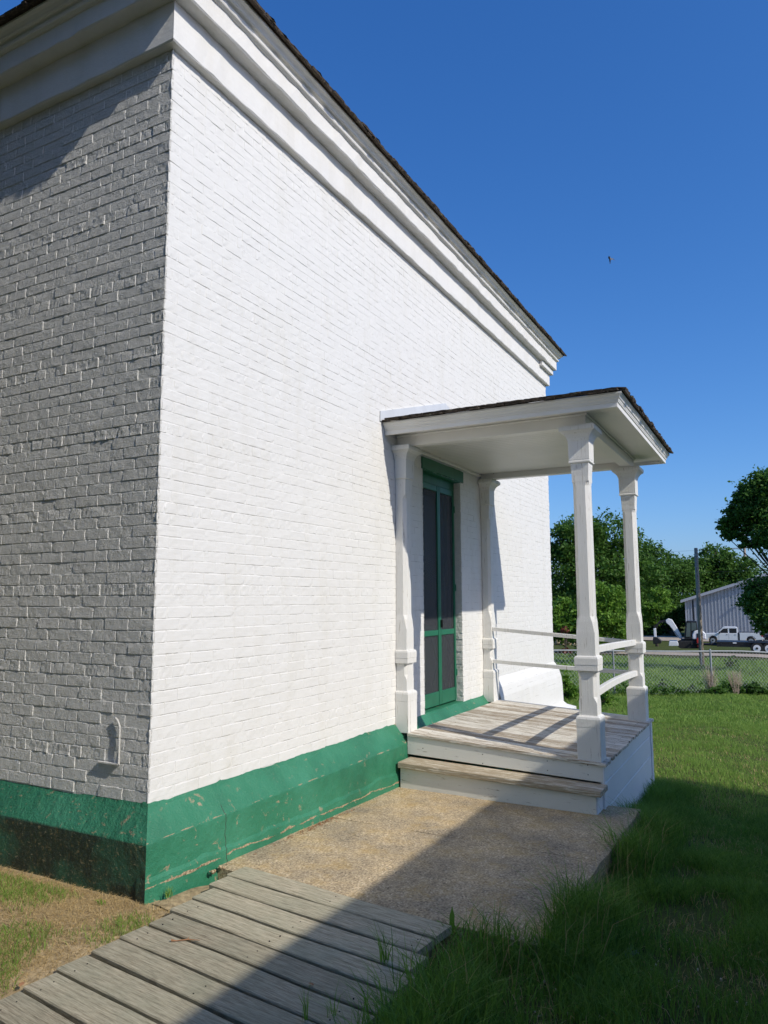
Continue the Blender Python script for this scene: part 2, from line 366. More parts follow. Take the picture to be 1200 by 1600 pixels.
M_straw = leaf_mat('dry_grass_blade', (.42, .30, .13), (.66, .50, .25), .25)
M_brush = leaf_mat('dead_brush_twig', (.34, .26, .20), (.52, .43, .34), .1)
def ground_mat():
    m, n, b = new_mat('lawn_soil'); p = pos(n)
    a = ramp(n, noise(n, p, 40, 6, .7).outputs[0], [(.3, (.04, .055, .016)), (.55, (.075, .10, .026)), (.75, (.13, .145, .05))])
    pt = ramp(n, noise(n, p, .8, 5).outputs[0], [(.45, (0, 0, 0)), (.7, (.6, .6, .6))])
    cc = mixc(n, pt.outputs[0], a.outputs[0], (.12, .125, .045))
    n.links.new(cc, b.inputs['Base Color']); b.inputs['Roughness'].default_value = 1; b.inputs['Specular IOR Level'].default_value = .1
    bump(n, b, noise(n, p, 60, 5).outputs[0], 1, .02); return m
M_ground = ground_mat()
M_dirt = plain('dry_soil', (.36, .275, .16), 1, .35, 25, 1, .01, 60, spec=.1)
M_gravel = plain('pale_gravel_road', (.42, .35, .27), 1, .15, 3, .6, .02, 30, spec=.1)
M_steel = plain('galvanised_steel', (.30, .32, .33), .6, .12, 12)
M_black = plain('black_steel_paint', (.015, .015, .017), .45, .3, 5)
M_rubber = plain('black_rubber', (.018, .018, .018), .8, .3, 9)
M_white = plain('white_vehicle_paint', (.78, .79, .80), .25, .03, 2)
M_glass = plain('tinted_glass', (.02, .026, .032), .08, .1, 2)
M_red = plain('red_plastic', (.5, .03, .02), .4, .1, 4)
M_navy = plain('dark_blue_car_paint', (.012, .018, .045), .25, .1, 2)
M_shed = plain('grey_steel_siding', (.40, .43, .46), .45, .04, 1.5)
M_shedtrim = plain('light_grey_trim', (.46, .48, .51), .45, .04, 2)
M_pole = painted_wood('weathered_pole_wood', (.36, .30, .24), .45, (.17, .13, .10), (8, 8, .3), .9, 1)
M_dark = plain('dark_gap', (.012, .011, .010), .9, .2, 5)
M_siding = painted_wood('pale_clapboard_paint', (.60, .65, .70), 0, (.4, .4, .4), (1, 1, 1), .5, .2)

# ------------------------------------------------------------------ the ground
xs = np.concatenate([np.linspace(-60, -5, 12), np.arange(-4.5, 12, .12), np.linspace(12.5, 40, 56), np.linspace(42, 130, 45), np.linspace(150, 900, 14)])
ys = np.concatenate([np.linspace(-500, -45, 10), np.linspace(-40, -6.5, 34), np.arange(-6, 3, .12), np.linspace(3.5, 40, 60), np.linspace(45, 600, 12)])
gx, gy = np.meshgrid(xs, ys, indexing='ij'); gz = terr(gx, gy)
under = (gx > -.1) & (gx < 8.9) & (gy > .0) & (gy < 9); gz = np.where(under, gz - .4, gz)
sl_ = (gx > .62) & (gx < 3.25) & (gy > -2.1) & (gy < .05); gz = np.where(sl_, gz - .25, gz)
bw = (gx > -3.3) & (gx < .5) & (gy > -1.72) & (gy < -.42); gz = np.where(bw, gz - .07, gz)
gz = gz + .01 * vnoise(gx * 4, gy * 4, 0, 3) * (np.hypot(gx, gy) < 12)
def grid_mesh(name, gx, gy, gz):
    a, b_ = gx.shape; idx = np.arange(a * b_).reshape(a, b_)
    q = np.stack([idx[:-1, :-1], idx[1:, :-1], idx[1:, 1:], idx[:-1, 1:]], -1).reshape(-1, 4)
    return mesh_np(name, np.stack([gx, gy, gz], -1).reshape(-1, 3), q, smooth=True)
g = link('ground', grid_mesh('ground', gx, gy, gz), M_ground); g['kind'] = 'structure'
# bare dry soil beside the west wall
def patch(name, xs, ys, lift, m, jag=0):
    a, b_ = np.meshgrid(xs, ys, indexing='ij'); z = terr(a, b_) + .01 * vnoise(a * 4, b_ * 4, 0, 3) + lift
    o = link(name, grid_mesh(name, a, b_, z), m); o['kind'] = 'structure'; return o
patch('dry_soil', np.arange(-2.6, -.02, .08), np.arange(-.44, 3.2, .08), .012, M_dirt)
patch('dry_soil', np.arange(-.12, .60, .06), np.arange(-.36, -.12, .06), .020, M_dirt)
# gravel road beyond the fence, and the pale yard behind the trailer
def strip(name, pts, width, lift, m):
    vs, fs = [], []
    for i, (x, y) in enumerate(pts):
        for k, off in enumerate((-width / 2, 0, width / 2)): vs.append((x + off, y, float(terr(x + off, y)) + lift))
    for i in range(len(pts) - 1):
        for k in (0, 1): fs.append((i * 3 + k, i * 3 + k + 1, (i + 1) * 3 + k + 1, (i + 1) * 3 + k))
    o = link(name, mesh(name, vs, fs), m); o['kind'] = 'structure'; return o
RA = G(1100, 1024)
strip('gravel_road', [(RA[0] - (y_ - RA[1]) * .10, y_) for y_ in np.arange(-60, 60, 2.)], 4.6, .05, M_gravel)
YA = G(1040, 998)
strip('gravel_yard', [(YA[0], y_) for y_ in np.arange(-40, 40, 2.)], 14.0, .06, M_gravel)

# ------------------------------------------------------------------ the brick house
XE = 8.95; ZT = 5.335; ZB = .441; D = .13; DEP = 9.0
house = empty('brick_house', (0, 0, 0)); tag(house, 'white painted brick house with green stone base and dark shingle eaves', 'house')
DX0, DX1, DZ1 = 3.88, 4.955, 3.08
mb = MB(); rc = .0023
mb.box((.006, rc, -.6), (DX0, .3, 5.8)); mb.box((DX1, rc, -.6), (XE - .006, .3, 5.8)); mb.box((DX0, rc, DZ1), (DX1, .3, 5.8)); mb.box((DX0, rc + .003, -.6), (DX1, .3, ZB))
o = mb.obj('wall', M_mortar_front, house)
mb = MB(); mb.box((.0046, .3, -.6), (.3, DEP, 5.8)); mb.box((.0046, .0056, -.6), (.3, .3, 5.8)); mb.box((XE - .3, .3, -.6), (XE, DEP, 5.8)); mb.box((.3, DEP - .3, -.6), (XE - .3, DEP, 5.8)); mb.obj('wall', M_mortar_side_lit, house)
# brick shapes: a slightly pillowed, uneven front face with its edges rolled back to the joint
CH, SP = .0735, .2155
def brick_mesh(L, H, depth, amp, seed, mat_, nu=8, nv=5):
    r = np.random.default_rng(seed)
    us = np.concatenate([[0, .003], np.linspace(.003, L - .003, nu - 2)[1:-1], [L - .003, L]]); vs = np.concatenate([[0, .0028], np.linspace(.0028, H - .0028, nv - 2)[1:-1], [H - .0028, H]]); U, V = np.meshgrid(us, vs, indexing='ij')
    ed = np.minimum(np.minimum(U, L - U) / .002, np.minimum(V, H - V) / .002)
    wv = amp * vnoise(U * 22, V * 30, 0, seed) + amp * .7 * r.uniform(-1, 1, U.shape)
    for _ in range(r.integers(0, 4)):      # a chipped corner or edge
        cu, cv = r.choice([0, L, r.uniform(0, L)]), r.choice([0, H]); wv = wv - depth * .5 * np.exp(-(((U - cu) / .009) ** 2 + ((V - cv) / .006) ** 2))
    tilt = r.uniform(-1, 1) * amp * 1.2 * (U / L - .5) + (r.uniform(-1, 1) * amp * 1.2) * (V / H - .5)
    Wf = wv + tilt - depth * .22 * (ed < .5)
    edge = (ed < .5)
    U = U + np.where(edge, 1, 0) * r.uniform(-1, 1, U.shape) * .0026; V = V + np.where(edge, 1, 0) * r.uniform(-1, 1, U.shape) * .0022
    v = [(U[i, j], -Wf[i, j], V[i, j]) for i in range(nu) for j in range(nv)]
    q = [(i * nv + j, (i + 1) * nv + j, (i + 1) * nv + j + 1, i * nv + j + 1) for i in range(nu - 1) for j in range(nv - 1)]
    ring = [(i, 0) for i in range(nu)] + [(nu - 1, j) for j in range(1, nv)] + [(i, nv - 1) for i in range(nu - 2, -1, -1)] + [(0, j) for j in range(nv - 2, 0, -1)]
    n0 = len(v)
    for (i, j) in ring:
        a, b_ = U[i, j], V[i, j]; ox = (-.0022 if i == 0 else .0022 if i == nu - 1 else 0); oz = (-.0018 if j == 0 else .0018 if j == nv - 1 else 0)
        v.append((a + ox, depth, b_ + oz))
    for k in range(len(ring)):
        k2 = (k + 1) % len(ring); a = ring[k][0] * nv + ring[k][1]; b_ = ring[k2][0] * nv + ring[k2][1]
        q.append((a, n0 + k, n0 + k2, b_))
    return np.array(v), np.array(q)
def variants(L, depth, amp, n, s0, m, H=None, nu=8, nv=5):
    out_ = []
    for k in range(n):
        v, q = brick_mesh(L, (H or CH - .0055), depth, amp, s0 + k, m, nu, nv)
        me = mesh_np('brick', v, q); me.materials.append(m); out_.append((v, q, me))
    return out_
FS = variants(SP - .0062, .0065, .0008, 14, 100, M_brick_front); FH = variants(SP / 2 - .0062, .0065, .0011, 8, 200, M_brick_front)
SS = variants(SP - .0062, .0085, .0010, 16, 300, M_brick_side_lit, None, 13, 6); SH = variants(SP / 2 - .0062, .0085, .0022, 10, 400, M_brick_side_lit, None, 8, 6)
NC = int(round((ZT - ZB) / CH)); CHh = (ZT - ZB) / NC
cands = []
def lay(side):
    length = XE if side == 'f' else DEP
    for c in range(NC):
        header = (c % 7 == 3); z0 = ZB + c * CHh + .0028
        off = 0 if c % 2 == 0 else -SP / 2
        if header: off = -SP / 4
        u = off
        while u < length - .01:
            step = SP / 2 if header else SP
            L = step - .0062; a, b_ = u + .0031, u + .0031 + L
            short = False
            if a < 0 or b_ > length: short = True
            if side == 'f':
                zc = z0 + CH / 2
                if b_ > DX0 and a < DX1 and zc < DZ1 + .14 and zc > 0:
                    if a < DX0 - .055 and b_ > DX0: cands.append((side, c, a, DX0 - a - .001, z0, 'cut'))
                    elif b_ > DX1 + .055 and a < DX1: cands.append((side, c, DX1 + .001, b_ - DX1, z0, 'cut'))
                    elif zc > DZ1 and (a < DX0 - .03 or b_ > DX1 + .08) and (b_ < DX0 or a > DX1): cands.append((side, c, a, L, z0, 'h' if header else 's'))
                    elif a >= DX1 or b_ <= DX0: cands.append((side, c, a, L, z0, 'h' if header else 's'))
                    u += step; continue
            if short:
                a2, b2 = max(a, .0), min(b_, length)
                if b2 - a2 > .03: cands.append((side, c, a2, b2 - a2, z0, 'cut'))
            else: cands.append((side, c, a, L, z0, 'h' if header else 's'))
            u += step
lay('f'); lay('w')
R90 = Matrix.Rotation(math.radians(-90), 4, 'Z')
def placed(side, c, a, L, z0, kind, seed):
    r = random.Random(seed); jit = 1.0 if side == 'f' else 1.0
    wv = float(vnoise(a * 1.3, c * .7, 0, 11)) * .0016 + r.uniform(-.0014, .0012) * jit
    if side == 'w' and r.random() < .10: wv -= .0022
    if side == 'w' and a < .45 and z0 < 1.1: wv += r.uniform(-.003, .0015)
    if side == 'f': wv = float(vnoise(a * 1.3, c * .9, 0, 11)) * .0010 + r.uniform(-.0013, .0010)
    lib = (FS if kind != 'h' and L > .12 else FH) if side == 'f' else (SS if kind != 'h' and L > .12 else SH)
    k = r.randrange(len(lib)); v, q, me = lib[k]; baseL = (SP if lib in (FS, SS) else SP / 2) - .0062
    sx = L / baseL; ang = r.uniform(-.006, .006); dz = r.uniform(-.0018, .0018)
    if side == 'f': Mx = Matrix.Translation((a, -wv, z0 + dz)) @ Matrix.Rotation(ang, 4, 'Y') @ Matrix.Diagonal((sx, 1, 1, 1))
    else: Mx = Matrix.Translation((-wv, a + L, z0 + dz)) @ R90 @ Matrix.Rotation(ang, 4, 'Y') @ Matrix.Diagonal((sx, 1, 1, 1))
    return Mx, v, q, me
sized = []
for i, (side, c, a, L, z0, kind) in enumerate(cands):
    if side == 'w' and a > 5.5 and False: continue
    P = (a + L / 2, 0, z0 + .03) if side == 'f' else (0, a + L / 2, z0 + .03)
    x_, y_, d_ = proj(P)
    if d_ < .1 or not (0 < x_ < 1200 and 0 < y_ < 1600): sized.append((0, i)); continue
    if side == 'f': p0, p1 = proj((a, 0, z0)), proj((a + L, 0, z0)); p2 = proj((a, 0, z0 + .065))
    else: p0, p1 = proj((0, a, z0)), proj((0, a + L, z0)); p2 = proj((0, a, z0 + .065))
    ar = abs((p1[0] - p0[0]) * (p2[1] - p0[1]) - (p1[1] - p0[1]) * (p2[0] - p0[0])); sized.append((ar, i))
sized.sort(reverse=True); single = set(i for s_, i in sized[:300])
acc = {'f': ([], [], 0), 'w': ([], [], 0)}; accs = {'f': [[], [], 0], 'w': [[], [], 0]}
for i, cnd in enumerate(cands):
    if cnd[0] == 'w' and cnd[2] > 6: continue
    Mx, v, q, me = placed(*cnd, seed=i)
    if i in single:
        o = bpy.data.objects.new('brick', me); col.objects.link(o); o.parent = house; o.matrix_local = Mx
    else:
        A = accs[cnd[0]]; Mn = np.array(Mx); vv = v @ Mn[:3, :3].T + Mn[:3, 3]
        A[0].append(vv); A[1].append(q + A[2]); A[2] += len(v)
allv = np.concatenate([np.concatenate(accs['f'][0]), np.concatenate(accs['w'][0])])
nf = accs['f'][2]; qf = np.concatenate(accs['f'][1]); qw = np.concatenate(accs['w'][1]) + nf
me = mesh_np('brick', allv, np.concatenate([qf, qw])); me.materials.append(M_brick_front); me.materials.append(M_brick_side_lit)
me.polygons.foreach_set('material_index', np.concatenate([np.zeros(len(qf), np.int32), np.ones(len(qw), np.int32)]))
o = link('brick', me, None, house); o['kind'] = 'stuff'
# reveal bricks of the doorway (both jambs)
for side, xj, sg in (('l', DX0, 1), ('r', DX1, -1)):
    for c in range(36):
        z0 = ZB + c * CHh + .004
        if z0 > DZ1 - .05: break
        v, q, me0 = SH[c % 10]
        o = bpy.data.objects.new('jamb_brick', me0 if True else None); col.objects.link(o); o.parent = house
        if sg < 0: o.matrix_local = Matrix.Translation((xj - .006 + random.uniform(-.004, .003), .098, z0)) @ R90
        else: o.matrix_local = Matrix.Translation((xj + .003, .0, z0)) @ Matrix.Rotation(math.radians(90), 4, 'Z')

# green base, sloped on top; white past the porch
def base_profile(d, z1): return [(0, ZB + .012), (-.004, ZB), (-d + .012, z1 + .012), (-d, z1 - .004), (-d, z1 - .02)]
def sheet(name, m, parent, P, nu, nv): # P(u,v)->xyz arrays
    U, V = np.meshgrid(np.linspace(0, 1, nu), np.linspace(0, 1, nv), indexing='ij'); x, y, z = P(U, V)
    a, b_ = U.shape; idx = np.arange(a * b_).reshape(a, b_); q = np.stack([idx[:-1, :-1], idx[1:, :-1], idx[1:, 1:], idx[:-1, 1:]], -1).reshape(-1, 4)
    return link(name, mesh_np(name, np.stack([x, y, z], -1).reshape(-1, 3), q, smooth=False), m, parent)
def basep(V, u, dz=0):
    """outward offset and height down the base: slope then face then a rough footing lip"""
    pv = np.array([0, .04, .40, .44, .50, .80, .86, 1.0]); po = np.array([-.004, .004, .124, .131, .133, .137, .150, .155]); pz = np.array([.452, .437, .283, .270, .25, .09, .06, -.5])
    o_ = np.interp(V, pv, po); z_ = np.interp(V, pv, pz)
    lipn = .02 * vnoise(u * 2.6, 0, 0, 5) + .01 * vnoise(u * 9, 0, 0, 6)
    z_ = z_ + np.where((V > .75) & (V < .9), lipn - .02 * u * .5, 0)
    top = (V < .06); z_ = z_ + np.where(top, .008 * vnoise(u * 5, 0, 0, 8) + .004 * vnoise(u * 18, 0, 0, 9), 0)
    o_ = o_ + .004 * vnoise(u * 3, z_ * 6, 0, 7) * (V > .1) + .0016 * vnoise(u * 22, z_ * 22, 0, 4) * (V > .1)
    return o_, z_
def front(u0, u1, ext, extra=0):
    def P(U, V):
        u = u0 + (u1 - u0) * U; o_, z_ = basep(V, u); o_ = o_ + extra * (V > .1)
        x = u.copy()
        if ext: x = np.where(U == 0, u0 - o_, np.where(u - u0 < .2, np.maximum(u, u0 - o_ + (u - u0) * (1 + o_ / .2)), u)) if False else (u - np.clip(1 - (u - u0) / .2, 0, 1) * o_)
        return x, -o_, z_
    return P
sheet('water_table', M_green, house, front(0, 6.0, True), 420, 46)
def west(U, V):
    u = 6.0 * (1 - U); o_, z_ = basep(V, u + 40); o0, z0 = basep(V, u * 0)
    o_ = np.where(u < .05, o0, o_); z_ = np.where(u < .05, z0, z_)
    z_ = z_ - .012 * np.clip(u, 0, 4)
    return -o_, u - np.clip(1 - u / .2, 0, 1) * o_, z_
sheet('water_table', M_green_side, house, west, 300, 46)
def fw(U, V):
    u = 6.0 + (XE - 6.0) * U; pv = [0, .1, .28, .55, .6, .85, .9, 1]; o_ = np.interp(V, pv, [0, .025, .065, .095, .105, .115, .29, .32]); z_ = np.interp(V, pv, [.62, .58, .50, .38, .25, -.06, -.13, -.9])
    o_ = o_ + .006 * vnoise(u * 4, z_ * 5, 0, 21); return u + np.clip(1 - (XE - u) / .3, 0, 1) * o_, -o_, z_
o = sheet('water_table', M_brick_front, house, fw, 90, 30); o['label'] = 'white painted flared stone base past the porch'
def fe(U, V):
    u = 4.0 * U; pv = [0, .1, .28, .55, .6, .85, .9, 1]; o_ = np.interp(V, pv, [0, .025, .065, .095, .105, .115, .29, .32]); z_ = np.interp(V, pv, [.62, .58, .50, .38, .25, -.06, -.13, -.9])
    return XE + o_, u - np.clip(1 - u / .3, 0, 1) * o_, z_
sheet('water_table', M_brick_front, house, fe, 40, 30)

# cornice: brick bands and wooden mouldings wrapped round the house
def band(name, m, prof, nz=0.0, seg=.11, x1=XE, seed=0, amp=.003):
    """prof: (projection, z) outline from the wall out and back; swept west side -> front -> east return"""
    path = []
    for y in np.arange(8, 0.01, -.25 if amp == 0 else -seg): path.append(('w', y))
    path.append(('c', 0))
    for x in np.arange(seg, x1, seg if amp else .4): path.append(('f', x))
    path.append(('e', x1)); path += [('r', y) for y in (.5, 2., 6.)]
    rings = []
    for k, (t, s_) in enumerate(path):
        ring = []
        for j, (p, z) in enumerate(prof):
            a = amp * .6 * float(vnoise(k * .9, j * .4, seed, 31)) + amp * .9 * float(vnoise(k * 2.3, j, seed, 32)); zz = z + a * .9; pp = p + (a if p > .01 else 0)
            ring.append({'w': (-pp, s_, zz), 'c': (-pp, -pp, zz), 'f': (s_, -pp, zz), 'e': (s_ + pp, -pp, zz), 'r': (x1 + pp, s_, zz)}[t])
        rings.append(ring)
    b_ = MB(); b_.loft(rings, close=False, caps=False); return b_.obj(name, m, house)
band('brick_frieze', M_mortar_front, [(-.01, 5.335), (.052, 5.338), (.058, 5.346), (.058, 5.64)], amp=.0035, seed=1)
band('brick_corbel', M_mortar_front, [(.05, 5.627), (.154, 5.630), (.162, 5.640), (.162, 5.785)], amp=.0045, seed=2)
band('bed_moulding', M_trim, [(.15, 5.779), (.172, 5.781), (.180, 5.789), (.192, 5.793), (.197, 5.803), (.197, 5.815), (.185, 5.818)], amp=0)
band('frieze_board', M_trim, [(.18, 5.817), (.183, 5.819), (.187, 5.840), (.203, 5.848)], amp=0)
band('crown_moulding', M_trim, [(.20, 5.846), (.212, 5.847), (.220, 5.853), (.224, 5.865), (.238, 5.880), (.256, 5.888), (.262, 5.893), (.262, 5.906), (.2, 5.906)], amp=0)
mb = MB(); mb.box((8.40, -.112, 5.535), (XE + .112, -.05, 5.622)); mb.obj('corbel_stub', M_brick_front, house, bevel=.006)
# roof
mb = MB(); e = .27; H = 5.908; rz = 7.6
x0, x1, y0, y1 = -e, XE + e, -e, DEP + e; cx0, cx1, cy = 4.3, XE - 4.3, DEP / 2
mb.add([(x0, y0, H), (x1, y0, H), (x1, y1, H), (x0, y1, H), (cx0, cy, rz), (cx1, cy, rz)], [(0, 1, 5, 4), (1, 2, 5), (2, 3, 4, 5), (3, 0, 4), (0, 3, 2, 1)])
mb.obj('roof', M_shingle, house)
def shingle_mesh(w_, l_, t0, t1, seed):
    r = random.Random(seed); b_ = MB(); k = 4; v = []
    top = []; bot = []
    for i in range(k):
        x = w_ * i / (k - 1); y = r.uniform(-.006, .006)
        bot.append((x, y, 0)); top.append((x, y + r.uniform(-.003, .003), t0 + r.uniform(-.003, .003)))
    ring = bot + top[::-1]; ring2 = [(x, l_, 0) for x, _, _ in bot] + [(x, l_, t1) for x, _, _ in top[::-1]]
    b_.loft([ring, ring2]); me = mesh('shingle', b_.v, b_.f)
    import bmesh
    q = bmesh.new(); q.from_mesh(me); bmesh.ops.recalc_face_normals(q, faces=q.faces); q.to_mesh(me); q.free()
    me.materials.append(M_shingle); return me
SHM = [shingle_mesh(.135, .4, .016, .006, k) for k in range(10)]
def shingle_row(parent, p0, dirv, inward, length, pitch, rows, drop=.012, ov=.03, wmin=.09, wmax=.17, lst=None, expo=.11, loc_origin=None, hip=0.0, corner=0):
    d = Vector(dirv).normalized(); inn = Vector(inward).normalized(); up = d.cross(inn); 
    if up.z < 0: up = -up
    for rw in range(rows):
        s_ = random.uniform(0, .05) + rw * expo * hip
        while s_ < length:
            wd = random.uniform(wmin, wmax); wd = min(wd, length - s_ + .001)
            if wd < .03: break
            me = random.choice(SHM)
            slope = Vector((inn.x, inn.y, inn.z)).normalized()
            nrm = d.cross(slope); 
            if nrm.z < 0: nrm = -nrm
            org = Vector(p0) + d * s_ + slope * (rw * expo + random.uniform(-.012, .010) if rw else random.uniform(-.02, .004)) + nrm * (rw * .011 + random.uniform(0, .004))
            xax = d if d.cross(slope).dot(nrm) > 0 else d
            lf = min(1, (s_ + wd * .3 + .03) / .4) if corner else 1
            if corner == 2: lf = min(lf, (length - s_ - wd * .7 + .03) / .4)
            slope = slope * max(.12, lf)
            Mx = Matrix(((d.x * (wd - .004) / .135, slope.x, nrm.x, org.x), (d.y * (wd - .004) / .135, slope.y, nrm.y, org.y), (d.z * (wd - .004) / .135, slope.z, nrm.z, org.z), (0, 0, 0, 1)))
            o = bpy.data.objects.new('shingle', me); col.objects.link(o); o.parent = parent; o.matrix_local = Mx
            s_ += wd
sl1 = (rz - H) / (cy + e)
for lv in range(2):
    shingle_row(house, (-.30, -.30 + lv * .006, 5.904 + lv * .017), (1, 0, 0), (0, 1, sl1), XE + .6, .13, 1, wmin=.10, wmax=.2)
for lv in range(2):
    shingle_row(house, (-.30, -.30, 5.904 + lv * .017), (0, 1, 0), (1, 0, sl1), 3.2, .13, 1, wmin=.10, wmax=.2)

# lintel, sill, screen door
mb = MB()
xs_ = np.linspace(DX0 - .035, DX1 + .075, 12)
rings = [[(x, .02, DZ1 + .006 * random.uniform(-1, 1)), (x, -.014 - .004 * random.random(), DZ1 + .006 * random.uniform(-1, 1)), (x, -.016, 3.213 + .004 * random.uniform(-1, 1)), (x, .02, 3.215)] for x in xs_]
mb.loft(rings); mb.obj('lintel', M_gdoor, house)
mb = MB(); mb.box((DX0, .0, DZ1 - .012), (DX1, .3, DZ1 - .001)); mb.obj('lintel_soffit', M_gdoor, house)
door = empty('screen_door', (0, .082, 0)); door.parent = house
door.name = 'screen_door'
def dbox(name, a, b_, m=M_gdoor, bev=.003): mb = MB(); mb.box(a, b_); return mb.obj(name, m, door, bevel=bev)
dz0, dz1 = ZB + .01, DZ1 - .012
dbox('door_frame', (DX0, .0, dz1 - .10), (DX1, .05, dz1)); dbox('door_frame', (DX0, .005, dz0), (DX0 + .035, .05, dz1 - .1)); dbox('door_frame', (DX1 - .03, .005, dz0), (DX1, .05, dz1 - .1))
dl, dr, dm = DX0 + .037, DX1 - .032, 4.46
def leaf_(x0, x1):
    for a, b_ in ((x0, x0 + .036), (x1 - .036, x1)): dbox('stile', (a, -.012, dz0 + .02), (b_, .018, dz1 - .104))
    for za, zb_ in ((dz0 + .02, dz0 + .17), (1.245, 1.305), (dz1 - .17, dz1 - .104)): dbox('rail', (x0 + .045, -.010, za), (x1 - .045, .016, zb_))
    for cx_, cz_, sx_, sz_ in ((x0 + .045, dz0 + .17, 1, 1), (x1 - .045, dz0 + .17, -1, 1), (x0 + .045, 1.245, 1, -1), (x1 - .045, 1.245, -1, -1)):
        mb = MB(); w_ = .016; a, h_ = .14, .24
        mb.prism([(cx_ + sx_ * a, cz_), (cx_ + sx_ * (a + .03), cz_), (cx_, cz_ + sz_ * (h_ + .045)), (cx_, cz_ + sz_ * h_)], .008, .018, 'y'); mb.obj('corner_brace', M_gdoor, door)
leaf_(dl, dm - .002); leaf_(dm + .002, dr)
dbox('door_handle', (dm + .006, -.045, 1.33), (dm + .024, -.012, 1.42), M_black, .004)
for zz_ in (.75, 1.75, 2.7): dbox('hinge', (dr - .012, -.020, zz_), (dr + .012, -.011, zz_ + .08), M_gdoor, .002)
def screen_mat():
    m, n, b = new_mat('insect_screen'); b.inputs['Base Color'].default_value = (.055, .058, .065, 1); b.inputs['Roughness'].default_value = .6
    t = n.nodes.new('ShaderNodeBsdfTransparent'); mx = n.nodes.new('ShaderNodeMixShader'); mx.inputs[0].default_value = .55
    n.links.new(t.outputs[0], mx.inputs[1]); n.links.new(b.outputs[0], mx.inputs[2]); n.links.new(mx.outputs[0], n.nodes['Material Output'].inputs[0]); return m
M_screen = screen_mat()
dbox('screen', (dl + .03, .003, dz0 + .1), (dm - .02, .005, dz1 - .12), M_screen, 0); dbox('screen', (dm + .02, .003, dz0 + .1), (dr - .03, .005, dz1 - .12), M_screen, 0)
# inner door behind the screen
mb = MB(); mb.box((DX0, .10, dz0), (DX1, .13, 1.36)); mb.box((DX0, .10, 1.36), (DX0 + .10, .13, dz1)); mb.box((DX1 - .1, .10, 1.36), (DX1, .13, dz1)); mb.box((DX0 + .1, .10, dz1 - .15), (DX1 - .1, .13, dz1)); mb.obj('inner_door', M_gdoor, door)
mb = MB(); mb.box((DX0 + .1, .118, 1.36), (DX1 - .1, .122, dz1 - .15)); mb.obj('door_glass', M_glass, door)
mb = MB(); mb.box((DX0 + .12, .09, .78), (4.27, .10, 1.10)); mb.obj('white_panel', M_white, door)  # plain white panel behind the left screen
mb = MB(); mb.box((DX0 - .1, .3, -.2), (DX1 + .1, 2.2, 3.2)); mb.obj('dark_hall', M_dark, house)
mb = MB(); mb.box((DX0, .002, ZB - .05), (DX1, .30, ZB + .012)); mb.obj('door_sill', M_green, house, bevel=.004)
# small painted conduit and ledge low on the west wall
mb = MB(); mb.tube([(-.012, .285, .93), (-.014, .262, .915), (-.014, .243, .88), (-.014, .241, .66)], .006, 8); mb.box((-.022, .245, .652), (-.0, .42, .660)); mb.obj('wall_bracket', M_brick_side_lit, house)
for k in range(7):   # a bit of broken masonry in the base crack
    a = .44 + random.uniform(-.09, .08); s_ = random.uniform(.006, .02)
    mb = MB(); mb.box((-s_, -s_ * .6, -s_ * .5), (s_, s_ * .6, s_ * .5)); mb.obj('masonry_chunk', M_concrete, house, bevel=s_ * .3, loc=(a, -.170 - random.uniform(0, .04), -.02 + random.uniform(0, .008)), rot=(random.random(), random.random(), random.random()))

# ------------------------------------------------------------------ the porch
K = .058
porch = empty('porch', (3.2, 0, 0)); tag(porch, 'white wooden side porch with square posts, weathered deck and shingled hip roof', 'porch')
def PL(o):      # children are modelled in world coordinates
    o.matrix_parent_inverse = Matrix.Translation((-3.2, 0, 0)); return o
def board(name, m, parent, L, Wd, T, bev=.004, seg=6, warp=.002, seed=0, end=.004):
    """a board along +Y from the origin, width along X, top at z=0"""
    r = random.Random(seed); rings = []; ph = r.uniform(0, 6)
    for i in range(seg + 1):
        y = L * i / seg; y += r.uniform(-end, end) if i in (0, seg) else 0
        dz = warp * math.sin(ph + i * 1.1) + r.uniform(-.3, .3) * warp; a = r.uniform(-1, 1) * .0008
        rings.append([(a, y, -T + dz), (Wd + a, y, -T + dz), (Wd + a, y, -bev + dz), (Wd - bev + a, y, dz), (bev + a, y, dz), (a, y, -bev + dz)])
    b_ = MB(); b_.loft(rings); return b_.obj(name, m, parent)
dwx0, dwx1, dy1 = 3.165, 5.80, -2.0
nb = 27; pw = (dwx1 - dwx0) / nb
for i in range(nb):
    o = board('deck_board', M_deck, porch, 2.0 - .14 + random.uniform(-.006, .012), pw - .007, .026, .003, 5, .0012, 500 + i, .003)
    o.matrix_local = Matrix.Translation((dwx0 - 3.2 + i * pw, -.14, .385 - .008)) @ Matrix.Rotation(math.pi, 4, 'Z') @ Matrix.Rotation(0, 4, 'X')
    o.matrix_local = Matrix.Translation((dwx0 - 3.2 + (i + 1) * pw, -.14, .385 - .14 * K)) @ Matrix.Rotation(math.pi, 4, 'Z') @ Matrix.Rotation(-math.atan(K), 4, 'X')
def pbox(name, a, b_, m, bev=.003, sub=None):
    mb = MB(); mb.box(a, b_); o = mb.obj(name, m, sub or porch, bevel=bev)
    if sub is None: PL(o)
    return o
